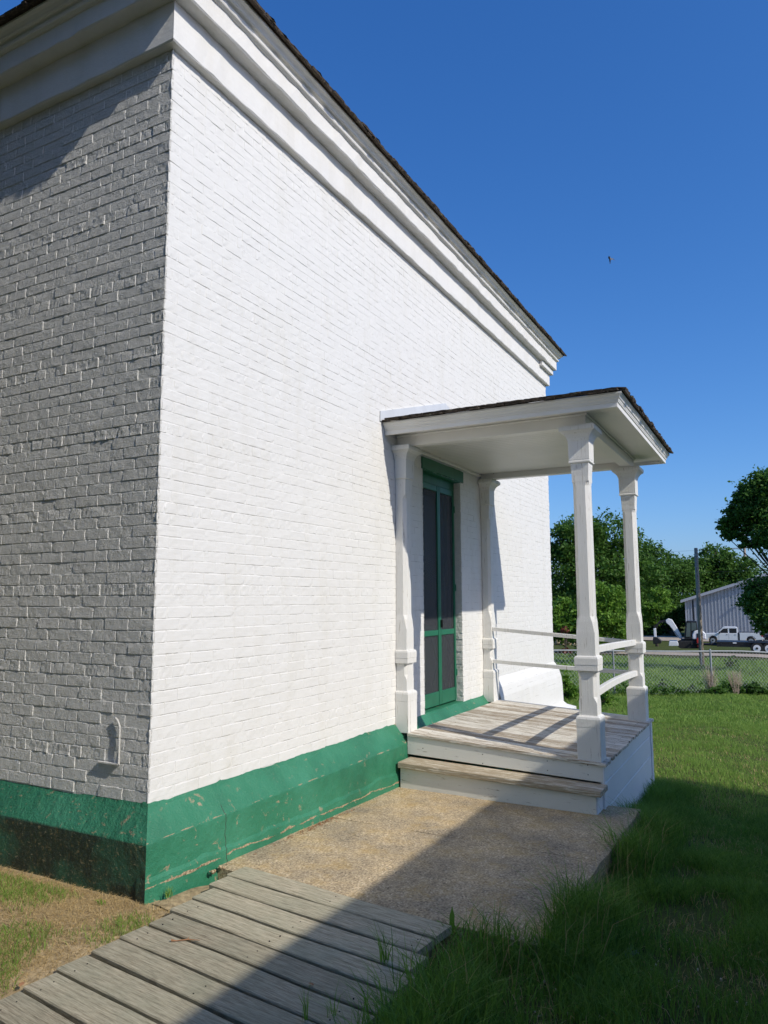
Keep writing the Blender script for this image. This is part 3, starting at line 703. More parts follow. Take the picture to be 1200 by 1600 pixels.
def skew(name, corners_y, x0, x1, zfun0, zfun1, m, bev=.003):   # board along y whose ends follow the deck's fall
    ya, yb = corners_y; mb = MB()
    v = [(x0, ya, zfun0(ya)), (x1, ya, zfun0(ya)), (x1, yb, zfun0(yb)), (x0, yb, zfun0(yb)), (x0, ya, zfun1(ya)), (x1, ya, zfun1(ya)), (x1, yb, zfun1(yb)), (x0, yb, zfun1(yb))]
    mb.add(v, [(0, 3, 2, 1), (4, 5, 6, 7), (0, 1, 5, 4), (1, 2, 6, 5), (2, 3, 7, 6), (3, 0, 4, 7)]); o = mb.obj(name, m, porch, bevel=bev); PL(o); return o
zd = lambda y: .385 + K * y
skew('riser', (-.135, -1.975), 3.185, 3.21, lambda y: .182 + .036 * y, lambda y: zd(y) - .029, M_riser)
skew('tread', (-.16, -2.01), 2.925, 3.19, lambda y: .105 + .026 * y, lambda y: .160 + .030 * y - .001, M_tread, .006)
skew('riser', (-.17, -1.96), 2.962, 2.985, lambda y: -.055 + .02 * y - .03, lambda y: .103 + .026 * y, M_riser)
pbox('step_cheek', (2.985, -1.965, -.2), (3.185, -1.945, .045), M_skirt)
# skirt boards on the street side and the far end
zb = .272 - .03
for k, (z0, z1) in enumerate(((zb - .145, zb), (zb - .36, zb - .149), (zb - .60, zb - .364), (zb - .9, zb - .604))):
    pbox('skirt_board', (3.215, -1.978, z0), (5.70, -1.955, z1), M_skirt, .004)
pbox('corner_board', (3.187, -1.986, -.75), (3.213, -1.955, zb), M_skirt); pbox('corner_board', (5.702, -1.99, -.75), (5.80, -1.955, zb), M_skirt)
skew('skirt_board', (-.3, -1.95), 5.77, 5.795, lambda y: -.8, lambda y: zd(y) - .03, M_skirt)
skew('rim_board', (-.14, -2.005), 5.802, 5.83, lambda y: zd(y) - .03, lambda y: zd(y) + .001, M_riser)
def octo(cx, cy_, h, c, z):   # square of half-width h with corners cut by c
    return [(cx + a, cy_ + b_, z) for a, b_ in ((-h + c, -h), (h - c, -h), (h, -h + c), (h, h - c), (h - c, h), (-h + c, h), (-h, h - c), (-h, -h + c))]
def post(cx, cy_, zbase, half=None):
    """half: clip depth toward the wall for the pilasters"""
    def add(name, levels, parent=None, bev=0):
        mb = MB(); rings = []
        for h, c, z in levels:
            r = octo(cx, cy_, h, max(c, .0015), z)
            if half is not None: r = [(x, min(y, half), z_) for x, y, z_ in r]
            rings.append(r)
        mb.loft(rings); o = mb.obj(name, M_post, porch if parent is None else parent)
        if parent is None: PL(o)
        return o
    zb_ = zbase
    s = add('post', [(.078, 0, zb_ + .37), (.078, 0, zb_ + .48), (.078, .006, zb_ + .49), (.078, .028, zb_ + .53), (.078, .028, zb_ + .70), (.078, .006, zb_ + .735), (.079, 0, zb_ + .74), (.080, 0, 1.035), (.080, 0, 1.36), (.079, .006, 1.38), (.078, .018, 1.45), (.074, .032, 1.50), (.072, .032, 2.66), (.073, .022, 2.685), (.074, 0, 2.70), (.074, 0, 2.745), (.082, 0, 2.87), (.084, 0, 3.0)])
    add('post_base', [(.100, 0, zb_ - .02), (.100, 0, zb_ + .275), (.1015, 0, zb_ + .278), (.1035, 0, zb_ + .345), (.098, 0, zb_ + .362), (.079, 0, zb_ + .375)], s)
    add('post_band', [(.098, 0, 1.028), (.100, 0, 1.032), (.100, 0, 1.075), (.098, 0, 1.077), (.102, 0, 1.081), (.102, 0, 1.135), (.097, 0, 1.150), (.080, 0, 1.158)], s)
    add('post_capital', [(.085, 0, 2.862), (.0955, 0, 2.868), (.0955, 0, 2.880), (.090, 0, 2.886), (.092, 0, 2.895), (.094, 0, 3.065), (.098, 0, 3.072), (.104, 0, 3.095), (.122, 0, 3.125), (.146, 0, 3.145), (.158, 0, 3.152), (.160, 0, 3.185), (.15, 0, 3.192), (.15, 0, 3.199)], s)
    return s
PX0, PX1, PY = 3.30, 5.68, -1.862
post(PX0, PY, zd(PY)); post(PX1, PY, zd(PY))
post(3.295, -.04, zd(-.1) + .01, -.004); post(5.72, -.04, zd(-.1) + .01, -.004)
# rails
def rail(name, p0, p1, w_, h_, sag, n=14):
    p0, p1 = Vector(p0), Vector(p1); d = (p1 - p0); side = Vector((-d.y, d.x, 0)).normalized() * w_ / 2; rings = []
    for i in range(n + 1):
        t = i / n; c = p0 + d * t + Vector((0, 0, sag * 4 * t * (1 - t)))
        rings.append([tuple(c + side * a + Vector((0, 0, b_ * h_ / 2))) for a, b_ in ((-1, -1), (1, -1), (1, .8), (.85, 1), (-.85, 1), (-1, .8))])
    mb = MB(); mb.loft(rings); return PL(mb.obj(name, M_post, porch))
rail('rail', (PX0 + .07, PY, 1.195), (PX1 - .07, PY, 1.150), .045, .062, .005)
rail('rail', (PX0 + .07, PY, .800), (PX1 - .07, PY, .800), .045, .062, .026)
rail('rail', (PX1, -.11, 1.275), (PX1, PY + .07, 1.150), .045, .045, .0)
rail('rail', (PX1, -.11, .870), (PX1, PY + .07, .800), .045, .045, -.006)
mb = MB()
for i in range(nb):
    for y_ in (-.30, -1.05, -1.90): mb.cyl((dwx0 + (i + .5) * pw, y_), .0035, zd(y_) - .001, zd(y_) + .0012, 'z', 6)
for y_ in (-.3, -.9, -1.5, -1.85):
    for z_ in (.16, .24): mb.add([(3.1845, y_ - .004, z_), (3.1845, y_ + .004, z_), (3.1845, y_ + .004, z_ + .008), (3.1845, y_ - .004, z_ + .008)], [(0, 1, 2, 3)])
o = PL(mb.obj('nail_head', M_dark, porch)); o['kind'] = 'stuff'
# beams, ceiling, soffit, fascia
pbox('beam', (3.245, -1.925, 3.20), (3.355, .0 - .002, 3.335), M_trim); pbox('beam', (3.357, -1.925, 3.202), (5.623, -1.80, 3.333), M_trim); pbox('beam', (5.625, -1.925, 3.20), (5.735, -.002, 3.335), M_trim)
n_ = 28; cw = (5.62 - 3.36) / n_
for i in range(n_):
    mb = MB(); xa = 3.36 + i * cw; mb.box((xa + .0008, -1.798, 3.272), (xa + cw - .0008, -.003, 3.29)); PL(mb.obj('ceiling_board', M_trim, porch, bevel=.006))
pbox('wall_moulding', (3.36, -.030, 3.235), (5.62, -.004, 3.271), M_trim, .008)
ex0, ex1, ey = 3.0, 6.02, -2.25
pbox('soffit', (ex0, ey, 3.318), (3.243, -.004, 3.332), M_trim); pbox('soffit', (5.737, ey, 3.318), (ex1, -.004, 3.332), M_trim); pbox('soffit', (3.245, ey, 3.318), (5.735, -1.927, 3.332), M_trim)
pbox('bed_moulding', (3.223, -1.945, 3.296), (3.243, -.01, 3.316), M_trim, .006); pbox('bed_moulding', (3.245, -1.945, 3.296), (5.735, -1.927, 3.316), M_trim, .006)
def eave(name, prof):
    rings = []
    for t in range(4):
        ring = []
        for p, z in prof:
            ring.append([(ex0 - p, -.004, z), (ex0 - p, ey - p, z), (ex1 + p, ey - p, z), (ex1 + p, -.004, z)][t])
        rings.append(ring)
    mb = MB(); mb.loft(rings, close=True, caps=True); return PL(mb.obj(name, M_trim, porch))
eave('fascia', [(-.02, 3.277), (0, 3.277), (.002, 3.28), (.002, 3.318), (.01, 3.322), (.012, 3.332), (-.02, 3.332)])
eave('crown_moulding', [(-.01, 3.333), (.014, 3.333), (.018, 3.345), (.026, 3.352), (.030, 3.366), (.042, 3.380), (.046, 3.384), (.046, 3.398), (-.01, 3.398)])
# hip roof
ax0, ax1, ay = ex0 - .047, ex1 + .047, ey - .047; rzz = 3.40; sl = .26; half = (ax1 - ax0) / 2; RZ = rzz + half * sl
mb = MB(); pk = ((ax0 + ax1) / 2, -.004, RZ); pk2 = ((ax0 + ax1) / 2, ay + half, RZ)
mb.add([(ax0, ay, rzz), (ax1, ay, rzz), (ax1, -.004, rzz), (ax0, -.004, rzz), pk, pk2], [(0, 1, 5), (1, 2, 4, 5), (0, 5, 4, 3), (0, 3, 2, 1), (3, 4, 2)]); PL(mb.obj('roof_deck', M_shingle, porch))
class Sh: pass
def porch_shingles():
    def row(p0, d, inw, L, rows, corner=1):
        pre = set(col.objects[:]) if False else None
        shingle_row(porch, (p0[0] - 3.2, p0[1], p0[2]), d, inw, L, .1, rows, wmin=.07, wmax=.15, expo=.13, hip=1.15, corner=corner)
    row((ax0 - .025, ay - .01, rzz - .002), (0, 1, 0), (1, 0, sl), -ay, 1)
    row((ax0 - .022, ay - .01, rzz + .016), (0, 1, 0), (1, 0, sl), -ay, 1)
    row((ax0 - .01, ay - .025, rzz - .002), (1, 0, 0), (0, 1, sl), ax1 - ax0, 1, 2)
    row((ax0 - .01, ay - .022, rzz + .016), (1, 0, 0), (0, 1, sl), ax1 - ax0, 1, 2)
porch_shingles()
# flashing against the wall following the roof slope
mb = MB(); mx_ = (ax0 + ax1) / 2
mb.add([(ax0 - .06, -.012, rzz + .0), (mx_, -.012, RZ + .03), (mx_, -.012, RZ + .16), (ax0 - .06, -.012, rzz + .10), (ax0 - .06, -.001, rzz), (mx_, -.001, RZ + .03), (mx_, -.001, RZ + .16), (ax0 - .06, -.001, rzz + .10)], [(0, 1, 2, 3), (7, 6, 5, 4), (0, 4, 5, 1), (1, 5, 6, 2), (2, 6, 7, 3), (3, 7, 4, 0)])
mb.add([(mx_ + .002, -.012, RZ + .03), (ax1 + .06, -.012, rzz + .0), (ax1 + .06, -.012, rzz + .10), (mx_ + .002, -.012, RZ + .16), (mx_ + .002, -.001, RZ + .03), (ax1 + .06, -.001, rzz), (ax1 + .06, -.001, rzz + .10), (mx_ + .002, -.001, RZ + .16)], [(0, 1, 2, 3), (7, 6, 5, 4), (0, 4, 5, 1), (1, 5, 6, 2), (2, 6, 7, 3), (3, 7, 4, 0)])
PL(mb.obj('flashing', M_flash, porch))

# ------------------------------------------------------------------ slab and boardwalk
def zs(x, y): return -.018 - .026 * (x - .45) + .006 * (y + .2) * np.clip(x / 3, 0, 1)
slab = empty('concrete_pad', (0, 0, 0)); slab['kind'] = 'structure'
def slab_piece(xa, xb, seed):
    nx, ny = int((xb - xa) / .03), 70
    U, V = np.meshgrid(np.linspace(0, 1, nx), np.linspace(0, 1, ny), indexing='ij')
    yy = -.10 + (-2.24 + .10) * V; xx = xa + (xb - xa) * U - .10 * V * (xa < 1) * (1 - U)
    yy = yy + .006 * vnoise(xx * 5, 0, 0, seed) * (V > .99); zz = zs(xx, yy) + .004 * vnoise(xx * 3, yy * 3, 0, seed) + .0015 * vnoise(xx * 16, yy * 16, 0, seed)
    edge = np.minimum(np.minimum(U * (xb - xa), (1 - U) * (xb - xa)), (1 - V) * 2.1); zz = zz - .006 * np.clip(1 - edge / .025, 0, 1)
    a, b_ = U.shape; idx = np.arange(a * b_).reshape(a, b_); q = np.stack([idx[:-1, :-1], idx[:-1, 1:], idx[1:, 1:], idx[1:, :-1]], -1).reshape(-1, 4)
    v = np.stack([xx, yy, zz], -1).reshape(-1, 3)
    ring = np.concatenate([idx[:, 0], idx[-1, 1:], idx[::-1, -1][1:], idx[0, ::-1][1:-1]]); low = v[ring].copy(); low[:, 2] -= .42; n0 = len(v)
    k = np.arange(len(ring)); k2 = (k + 1) % len(ring); q2 = np.stack([ring[k], n0 + k, n0 + k2, ring[k2]], -1)
    me = mesh_np('slab_section', np.concatenate([v, low]), np.concatenate([q, q2])); return link('slab_section', me, M_concrete, slab)
slab_piece(.46, 1.80, 41); slab_piece(1.803, 3.36, 42)
walk = empty('boardwalk', (0, 0, 0)); walk['kind'] = 'structure'
sk = math.atan(.124)
for i in range(20):
    Lp = 1.46 + random.uniform(-.02, .03); xl = .322 - i * .1785
    o = board('plank', M_plank, walk, Lp, .1785 - random.uniform(.017, .026), .038, .005, 8, .0022, 900 + i, .006)
    o.matrix_local = Matrix.Translation((xl + .172 - .004, -.36 - min(i, 4) * .016 + random.uniform(-.012, .012), .004 + random.uniform(-.003, .003))) @ Matrix.Rotation(math.pi - sk, 4, 'Z') @ Matrix.Rotation(random.uniform(-.004, .004), 4, 'Y')
for yy in (-.5, -1.1, -1.72):
    mb = MB(); mb.box((-3.2, yy - .02, -.12), (.36 + (yy + .36) * .1, yy + .02, -.036)); mb.obj('stringer', M_plank, walk)
# nail heads
mb = MB()
for i in range(12):
    xl = .322 - i * .1785
    for yy in (-.5, -1.1, -1.72):
        for dx_ in (.05, .12):
            y_ = yy + random.uniform(-.008, .008); xx = xl + dx_ + (y_ + .36) * .124; mb.cyl((xx, y_), .0035, .002, .0062, 'z', 6)
o = mb.obj('nail_head', M_dark, walk); o['kind'] = 'stuff'

# ------------------------------------------------------------------ neighbouring building whose shade falls over the corner of the porch
nbx1 = 4.92; nby = -6.14; nh = 4.0 - .1
nb_ = empty('clapboard_building', (nbx1 - 5, nby - 3.5, -.2)); tag(nb_, 'pale blue grey clapboard building behind the viewer casting its shade over the concrete pad', 'building')
def nl(o): o.matrix_parent_inverse = Matrix.Translation(-nb_.location); return o
bpy.context.view_layer.update()
mb = MB(); mb.box((nbx1 - 14, nby - 7, -.8), (nbx1, nby, nh)); nl(mb.obj('wall', M_siding, nb_))
mb = MB()
for k in range(36):
    z = -.1 + k * .11; mb.add([(nbx1 - 14, nby + .014, z), (nbx1, nby + .014, z), (nbx1, nby + .003, z + .112), (nbx1 - 14, nby + .003, z + .112), (nbx1 - 14, nby + .001, z), (nbx1, nby + .001, z)], [(0, 1, 2, 3), (0, 4, 5, 1)])
o = nl(mb.obj('clapboard', M_siding, nb_)); o['kind'] = 'stuff'
mb = MB(); mb.prism([(nby + .02, nh), (nby - 3.5, nh + 1.4), (nby - 7.02, nh)], nbx1 - 14, nbx1, 'x'); nl(mb.obj('roof', M_shingle, nb_))

# ------------------------------------------------------------------ trees
def leaf_cloud(blobs, n, size, seed, flat=.75, shell=.55):
    """blobs: centre xyz, radii; returns rhombus leaves gathered in clumps"""
    r = np.random.default_rng(seed); vol = np.array([b[3] ** 2 for b in blobs]); vol = vol / vol.sum(); P = []
    for b, f in zip(blobs, vol):
        k = int(n * f); ncl = max(8, int(k / 45))
        d = r.normal(size=(ncl, 3)); d /= np.linalg.norm(d, axis=1)[:, None]; rad = shell + (1.08 - shell) * r.random(ncl) ** .7
        c = d * rad[:, None] * b[3]; c[:, 2] *= flat
        cs = b[3] * .16 * (.6 + .9 * r.random(ncl))
        w_ = r.integers(0, ncl, k); p = c[w_] + r.normal(size=(k, 3)) * cs[w_][:, None] * np.array([1, 1, .62])
        P.append(p + np.array(b[:3]))
    P = np.concatenate(P); k = len(P)
    nrm = r.normal(size=(k, 3)) + np.array([0, 0, .7]); nrm /= np.linalg.norm(nrm, axis=1)[:, None]
    a = np.cross(nrm, r.normal(size=(k, 3))); a /= np.linalg.norm(a, axis=1)[:, None]; b_ = np.cross(nrm, a)
    s_ = (size * (.6 + .8 * r.random(k)))[:, None]
    v = np.stack([P - a * s_, P - b_ * s_ * .55 + nrm * s_ * .1, P + a * s_, P + b_ * s_ * .55 + nrm * s_ * .1], 1).reshape(-1, 3)
    q = np.arange(k * 4).reshape(-1, 4); return v, q
def tree(label, group, blobs_px, rg, base_px, n, size, m, seed, tr=.25, trunk_to=None):
    blobs = []
    for (px, py, rp) in blobs_px:
        c = W(px, py, rg + random.Random(seed + px).uniform(-.6, .6) * rp * rg / FPX); blobs.append((c[0], c[1], c[2], rp * rg / FPX))
    b0 = W(base_px, 1000, rg); bz = float(terr(b0[0], b0[1])); t = empty('tree', (b0[0], b0[1], bz)); tag(t, label, 'tree', group)
    inv = Vector((-b0[0], -b0[1], -bz))
    mb = MB(); big = max(blobs, key=lambda q: q[3]); top = Vector((np.mean([q[0] for q in blobs]), np.mean([q[1] for q in blobs]), np.mean([q[2] for q in blobs])))
    o0 = Vector((b0[0], b0[1], bz)); mid = o0.lerp(top, .45) + Vector((random.uniform(-.3, .3), random.uniform(-.3, .3), 0))
    mb.tube([o0 - Vector((0, 0, .3)), o0 + Vector((0, 0, .5)), mid, top], [tr * 1.5, tr * 1.05, tr * .8, tr * .3], 8)
    o = mb.obj('trunk', M_bark, t, smooth=True); o.matrix_parent_inverse = Matrix.Translation(inv)
    mb = MB(); r = random.Random(seed)
    for q in blobs:
        c = Vector(q[:3]); st = o0.lerp(top, r.uniform(.4, .75)); k2 = c + Vector((r.uniform(-.3, .3) * q[3], r.uniform(-.3, .3) * q[3], q[3] * .3))
        mb.tube([st, st.lerp(c, .5) + Vector((0, 0, -.08 * q[3])), c, k2], [tr * .5, tr * .35, tr * .2, tr * .08], 6)
    o = mb.obj('limb', M_bark, t, smooth=True); o.matrix_parent_inverse = Matrix.Translation(inv)
    v, q = leaf_cloud(blobs, n, size, seed); o = link('crown', mesh_np('crown', v - np.array([b0[0], b0[1], bz]), q), m, t)
    return t
GT = 'trees beyond the gravel road'
tree('tall dark leafy tree rising behind the two porch posts, highest of the far row', GT, [(880, 880, 42), (905, 850, 40), (945, 842, 46), (930, 900, 50), (970, 880, 45), (885, 940, 45), (960, 950, 50), (900, 830, 30), (875, 850, 30), (1000, 905, 35)], 72, 930, 30000, .17, M_leaf, 11, .35)
tree('round leafy tree just right of the far porch post', GT, [(1020, 885, 34), (1045, 900, 36), (1008, 930, 38), (1056, 935, 32), (1030, 955, 34), (1012, 862, 22), (1068, 897, 26)], 98, 1030, 20000, .17, M_leaf, 12, .3)
tree('leafy tree behind the utility pole and above the shed eave', GT, [(1085, 895, 30), (1100, 930, 34), (1130, 900, 32), (1115, 870, 22), (1150, 885, 24), (1160, 915, 26), (1140, 925, 30)], 104, 1110, 20000, .19, M_leaf, 13, .3)
tree('bright green young tree between the two porch posts', GT, [(945, 935, 28), (935, 965, 34), (955, 985, 32), (918, 960, 26), (880, 960, 28), (872, 985, 24), (900, 985, 26)], 50, 935, 16000, .12, M_leaf_light, 14, .1)
tree('small pale green tree below the dark crown, above the excavator', GT, [(1030, 930, 14), (1022, 950, 14), (1038, 945, 12), (1018, 965, 13)], 66, 1026, 5000, .12, M_leaf_light, 15, .1)
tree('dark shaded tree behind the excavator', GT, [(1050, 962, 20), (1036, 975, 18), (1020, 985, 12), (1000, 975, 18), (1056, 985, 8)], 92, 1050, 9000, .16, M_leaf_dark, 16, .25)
tree('dark maple overhanging from the right edge with a low drooping clump', 'trees near the shed', [(1195, 800, 36), (1165, 795, 24), (1150, 820, 22), (1140, 820, 12), (1135, 838, 10), (1180, 770, 22), (1210, 770, 40), (1172, 845, 15), (1200, 846, 12), (1198, 930, 32), (1182, 945, 20), (1175, 925, 14), (1212, 965, 30), (1196, 985, 8), (1245, 830, 45), (1160, 775, 10), (1150, 800, 12)], 34, 1330, 42000, .072, M_leaf, 17, .08)
# a far wood line closing the horizon
v, q = leaf_cloud([(CAM[0] + 150 * math.cos(a), CAM[1] + 150 * math.sin(a), 1.0 + 1.5 * math.sin(a * 37), 8.5) for a in np.radians(np.arange(-35, 62, 3.2))], 45000, .5, 77, flat=.7, shell=.3)
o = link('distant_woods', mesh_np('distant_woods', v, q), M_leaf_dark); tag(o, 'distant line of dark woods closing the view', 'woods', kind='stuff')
# unseen trees added west of the house to block sky light on its wall
def sky_block_tree(x, y, h, r_, seed, label):
    z = float(terr(x, y)); t = empty('tree', (x, y, z)); tag(t, label, 'tree')
    mb = MB(); mb.tube([(0, 0, -.2), (.05, 0, h * .3), (0, .1, h * .65)], [.28, .22, .12], 8); mb.obj('trunk', M_bark, t, smooth=True)
    bl = [(random.Random(seed + k).uniform(-1, 1) * r_ * .5, random.Random(seed + k + 9).uniform(-1, 1) * r_ * .5, h * .35 + k * h * .09, r_ * .62) for k in range(7)]
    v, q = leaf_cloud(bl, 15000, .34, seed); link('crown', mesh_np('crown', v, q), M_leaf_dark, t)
sky_block_tree(-8.2, 1.5, 10, 5.0, 53, 'added unseen sky-blocking tree west of the house, nearest the street side')
sky_block_tree(-8.5, 6.5, 11, 5.4, 51, 'added unseen sky-blocking tree west of the house, second from the street side')
sky_block_tree(-8.2, 12, 11, 5.4, 52, 'added unseen sky-blocking tree west of the house, third from the street side')
sky_block_tree(-9.5, 18, 12, 6.0, 54, 'added unseen sky-blocking tree west of the house, farthest from the street side')

# ------------------------------------------------------------------ fence
fence = empty('chain_link_fence'); 
fa, fb = G(1020, 1087), G(1200, 1087); fd = (fb - fa); fd[2] = 0; fd /= np.linalg.norm(fd)
F0 = fa - fd * 7.0; FL = 7.0 + 9.0; FH_ = 1.20
fence.location = (fa[0], fa[1], float(terr(fa[0], fa[1]))); tag(fence, 'galvanised chain link fence crossing the lawn before the gravel road', 'fence')
bpy.context.view_layer.update(); finv = Matrix.Translation(-fence.location)
def fp(s_, h): p = F0 + fd * s_; return Vector((p[0], p[1], float(terr(p[0], p[1])) + h))
Pm = G(1094, 1083); sp0 = float(np.dot((Pm - F0)[:2], fd[:2]))
for k in range(-4, 5):
    s_ = sp0 + k * 2.9
    if 0 < s_ < FL:
        mb = MB(); r_ = .030 if k == 0 else .024; mb.tube([fp(s_, -.2), fp(s_, FH_ + .02)], r_, 10); mb.tube([fp(s_, FH_ + .02), fp(s_, FH_ + .06)], [r_ * 1.15, r_ * .5], 10); o = mb.obj('fence_post', M_steel, fence); o.matrix_parent_inverse = finv
mb = MB(); mb.tube([fp(s_, FH_) for s_ in np.linspace(0, FL, 24)], .021, 8); o = mb.obj('top_rail', M_steel, fence); o.matrix_parent_inverse = finv
mb = MB(); pit = .10; r_ = .0032
for dirn in (1, -1):
    for k in range(int(FL / pit)):
        a = k * pit; b_ = a + dirn * 1.02
        if not (0 < b_ < FL): continue
        p, q = fp(a, .03), fp(b_, FH_ - .03); mb.tube([p, q], r_, 3)
o = mb.obj('wire_mesh', M_steel, fence); o.matrix_parent_inverse = finv; o['kind'] = 'stuff'

# ------------------------------------------------------------------ utility poles
def upole(px, ptop, pbot, rg, r_, label, cross=False):
    b0 = W(px, pbot, rg); z = float(terr(b0[0], b0[1])); top = W(px - 2, ptop, rg); t = empty('utility_pole', (b0[0], b0[1], z)); tag(t, label, 'utility pole')
    h = top[2] - z; mb = MB(); mb.tube([(0, 0, -.3), (0, 0, h * .5), (0, 0, h)], [r_ * 1.15, r_, r_ * .8], 10); mb.obj('pole', M_pole, t, smooth=True)
    if cross:
        mb = MB(); mb.box((-.06, -1.3, h * .86), (.06, 1.3, h * .86 + .12)); mb.obj('crossarm', M_pole, t)
        mb = MB(); mb.box((-.06, -1.0, h * .70), (.06, 2.0, h * .70 + .10)); mb.obj('crossarm', M_pole, t)
    else:
        mb = MB(); mb.cyl((0, 0), r_ * .95, h * .93, h * .95, 'z', 10); mb.obj('pole_band', M_steel, t)
        mb = MB(); mb.tube([(-r_, 0, h * .30), (-r_ - .02, 0, 0.1)], .015, 6); mb.obj('ground_wire', M_steel, t)
    return t, top
p1, top1 = upole(1097, 856, 1038, 36, .095, 'plain weathered wooden pole standing in the weeds behind the fence')
p2, top2 = upole(1172, 800, 1000, 105, .16, 'thin distant utility pole with crossarms seen through the dark tree', True)
for nm, (a, b_) in enumerate((((1000, 862), (1200, 852)), ((1000, 893), (1200, 888)))):
    A, B = W(a[0] - 250, a[1] + 3, 95), W(b_[0] + 150, b_[1], 100); mb = MB(); mid = (A + B) / 2; mid[2] -= .25
    mb.tube([A, mid, B], .012, 4); o = mb.obj('power_line', M_black); tag(o, ('upper' if nm == 0 else 'lower') + ' thin dark power line strung past the distant pole', 'power line')

# ------------------------------------------------------------------ metal shed
c0 = W(1073, 1000, 86); sx0 = c0[0]; sy0 = c0[1]; shz = float(terr(sx0, sy0))
shed = empty('metal_shed', (sx0, sy0, shz)); tag(shed, 'grey ribbed metal shed with a shallow gable roof', 'shed')
ez = W(1073, 938, 86)[2] - shz; pk_ = W(1166, 908, 86); pkz = pk_[2] - shz; halfw = abs(pk_[1] - sy0) + 3
slope_ = (pkz - ez) / abs(pk_[1] - sy0); gw = halfw; pkz = ez + slope_ * gw
mb = MB(); mb.prism([(0, -.3), (0, ez), (-gw, pkz), (-2 * gw, ez), (-2 * gw, -.3)], 0, 18, 'x'); mb.obj('wall', M_shed, shed)
mb = MB(); yy = -.25
while yy > -2 * gw + .2:
    zt = ez + slope_ * (gw - abs(yy + gw)) - .05
    mb.prism([(yy, 0), (yy - .13, 0), (yy - .13, zt), (yy, zt)], -.09, -.002, 'x'); yy -= .34
o = mb.obj('rib', M_shed, shed); o['kind'] = 'stuff'
for sg in (0, 1):
    def T(y, z): return (y, z) if sg == 0 else (-2 * gw - y, z)
    mb = MB(); mb.prism([T(.35, ez - .12), T(.35, ez + .02), T(-gw, pkz + .14), T(-gw, pkz + .02)], -.45, 18.4, 'x'); mb.obj('roof', M_shedtrim, shed)
    mb = MB(); mb.prism([T(.37, ez - .26), T(.37, ez + .03), T(-gw, pkz + .15), T(-gw, pkz - .14)], -.5, -.452, 'x'); mb.obj('rake_trim', M_shedtrim, shed)
mb = MB(); mb.box((-.08, -.18, 0), (-.01, -.02, ez - .1)); mb.obj('corner_trim', M_shedtrim, shed)
mb = MB(); mb.box((-.1, -.85, 0), (-.02, -.72, ez)); mb.obj('downspout', M_black, shed)
mb = MB(); zl = ez * .88; mb.tube([(-.05, -5.3, zl), (-.35, -5.3, zl + .15)], .03, 6); mb.box((-.5, -5.45, zl + .1), (-.2, -5.15, zl + .22)); mb.obj('wall_light', M_white, shed)

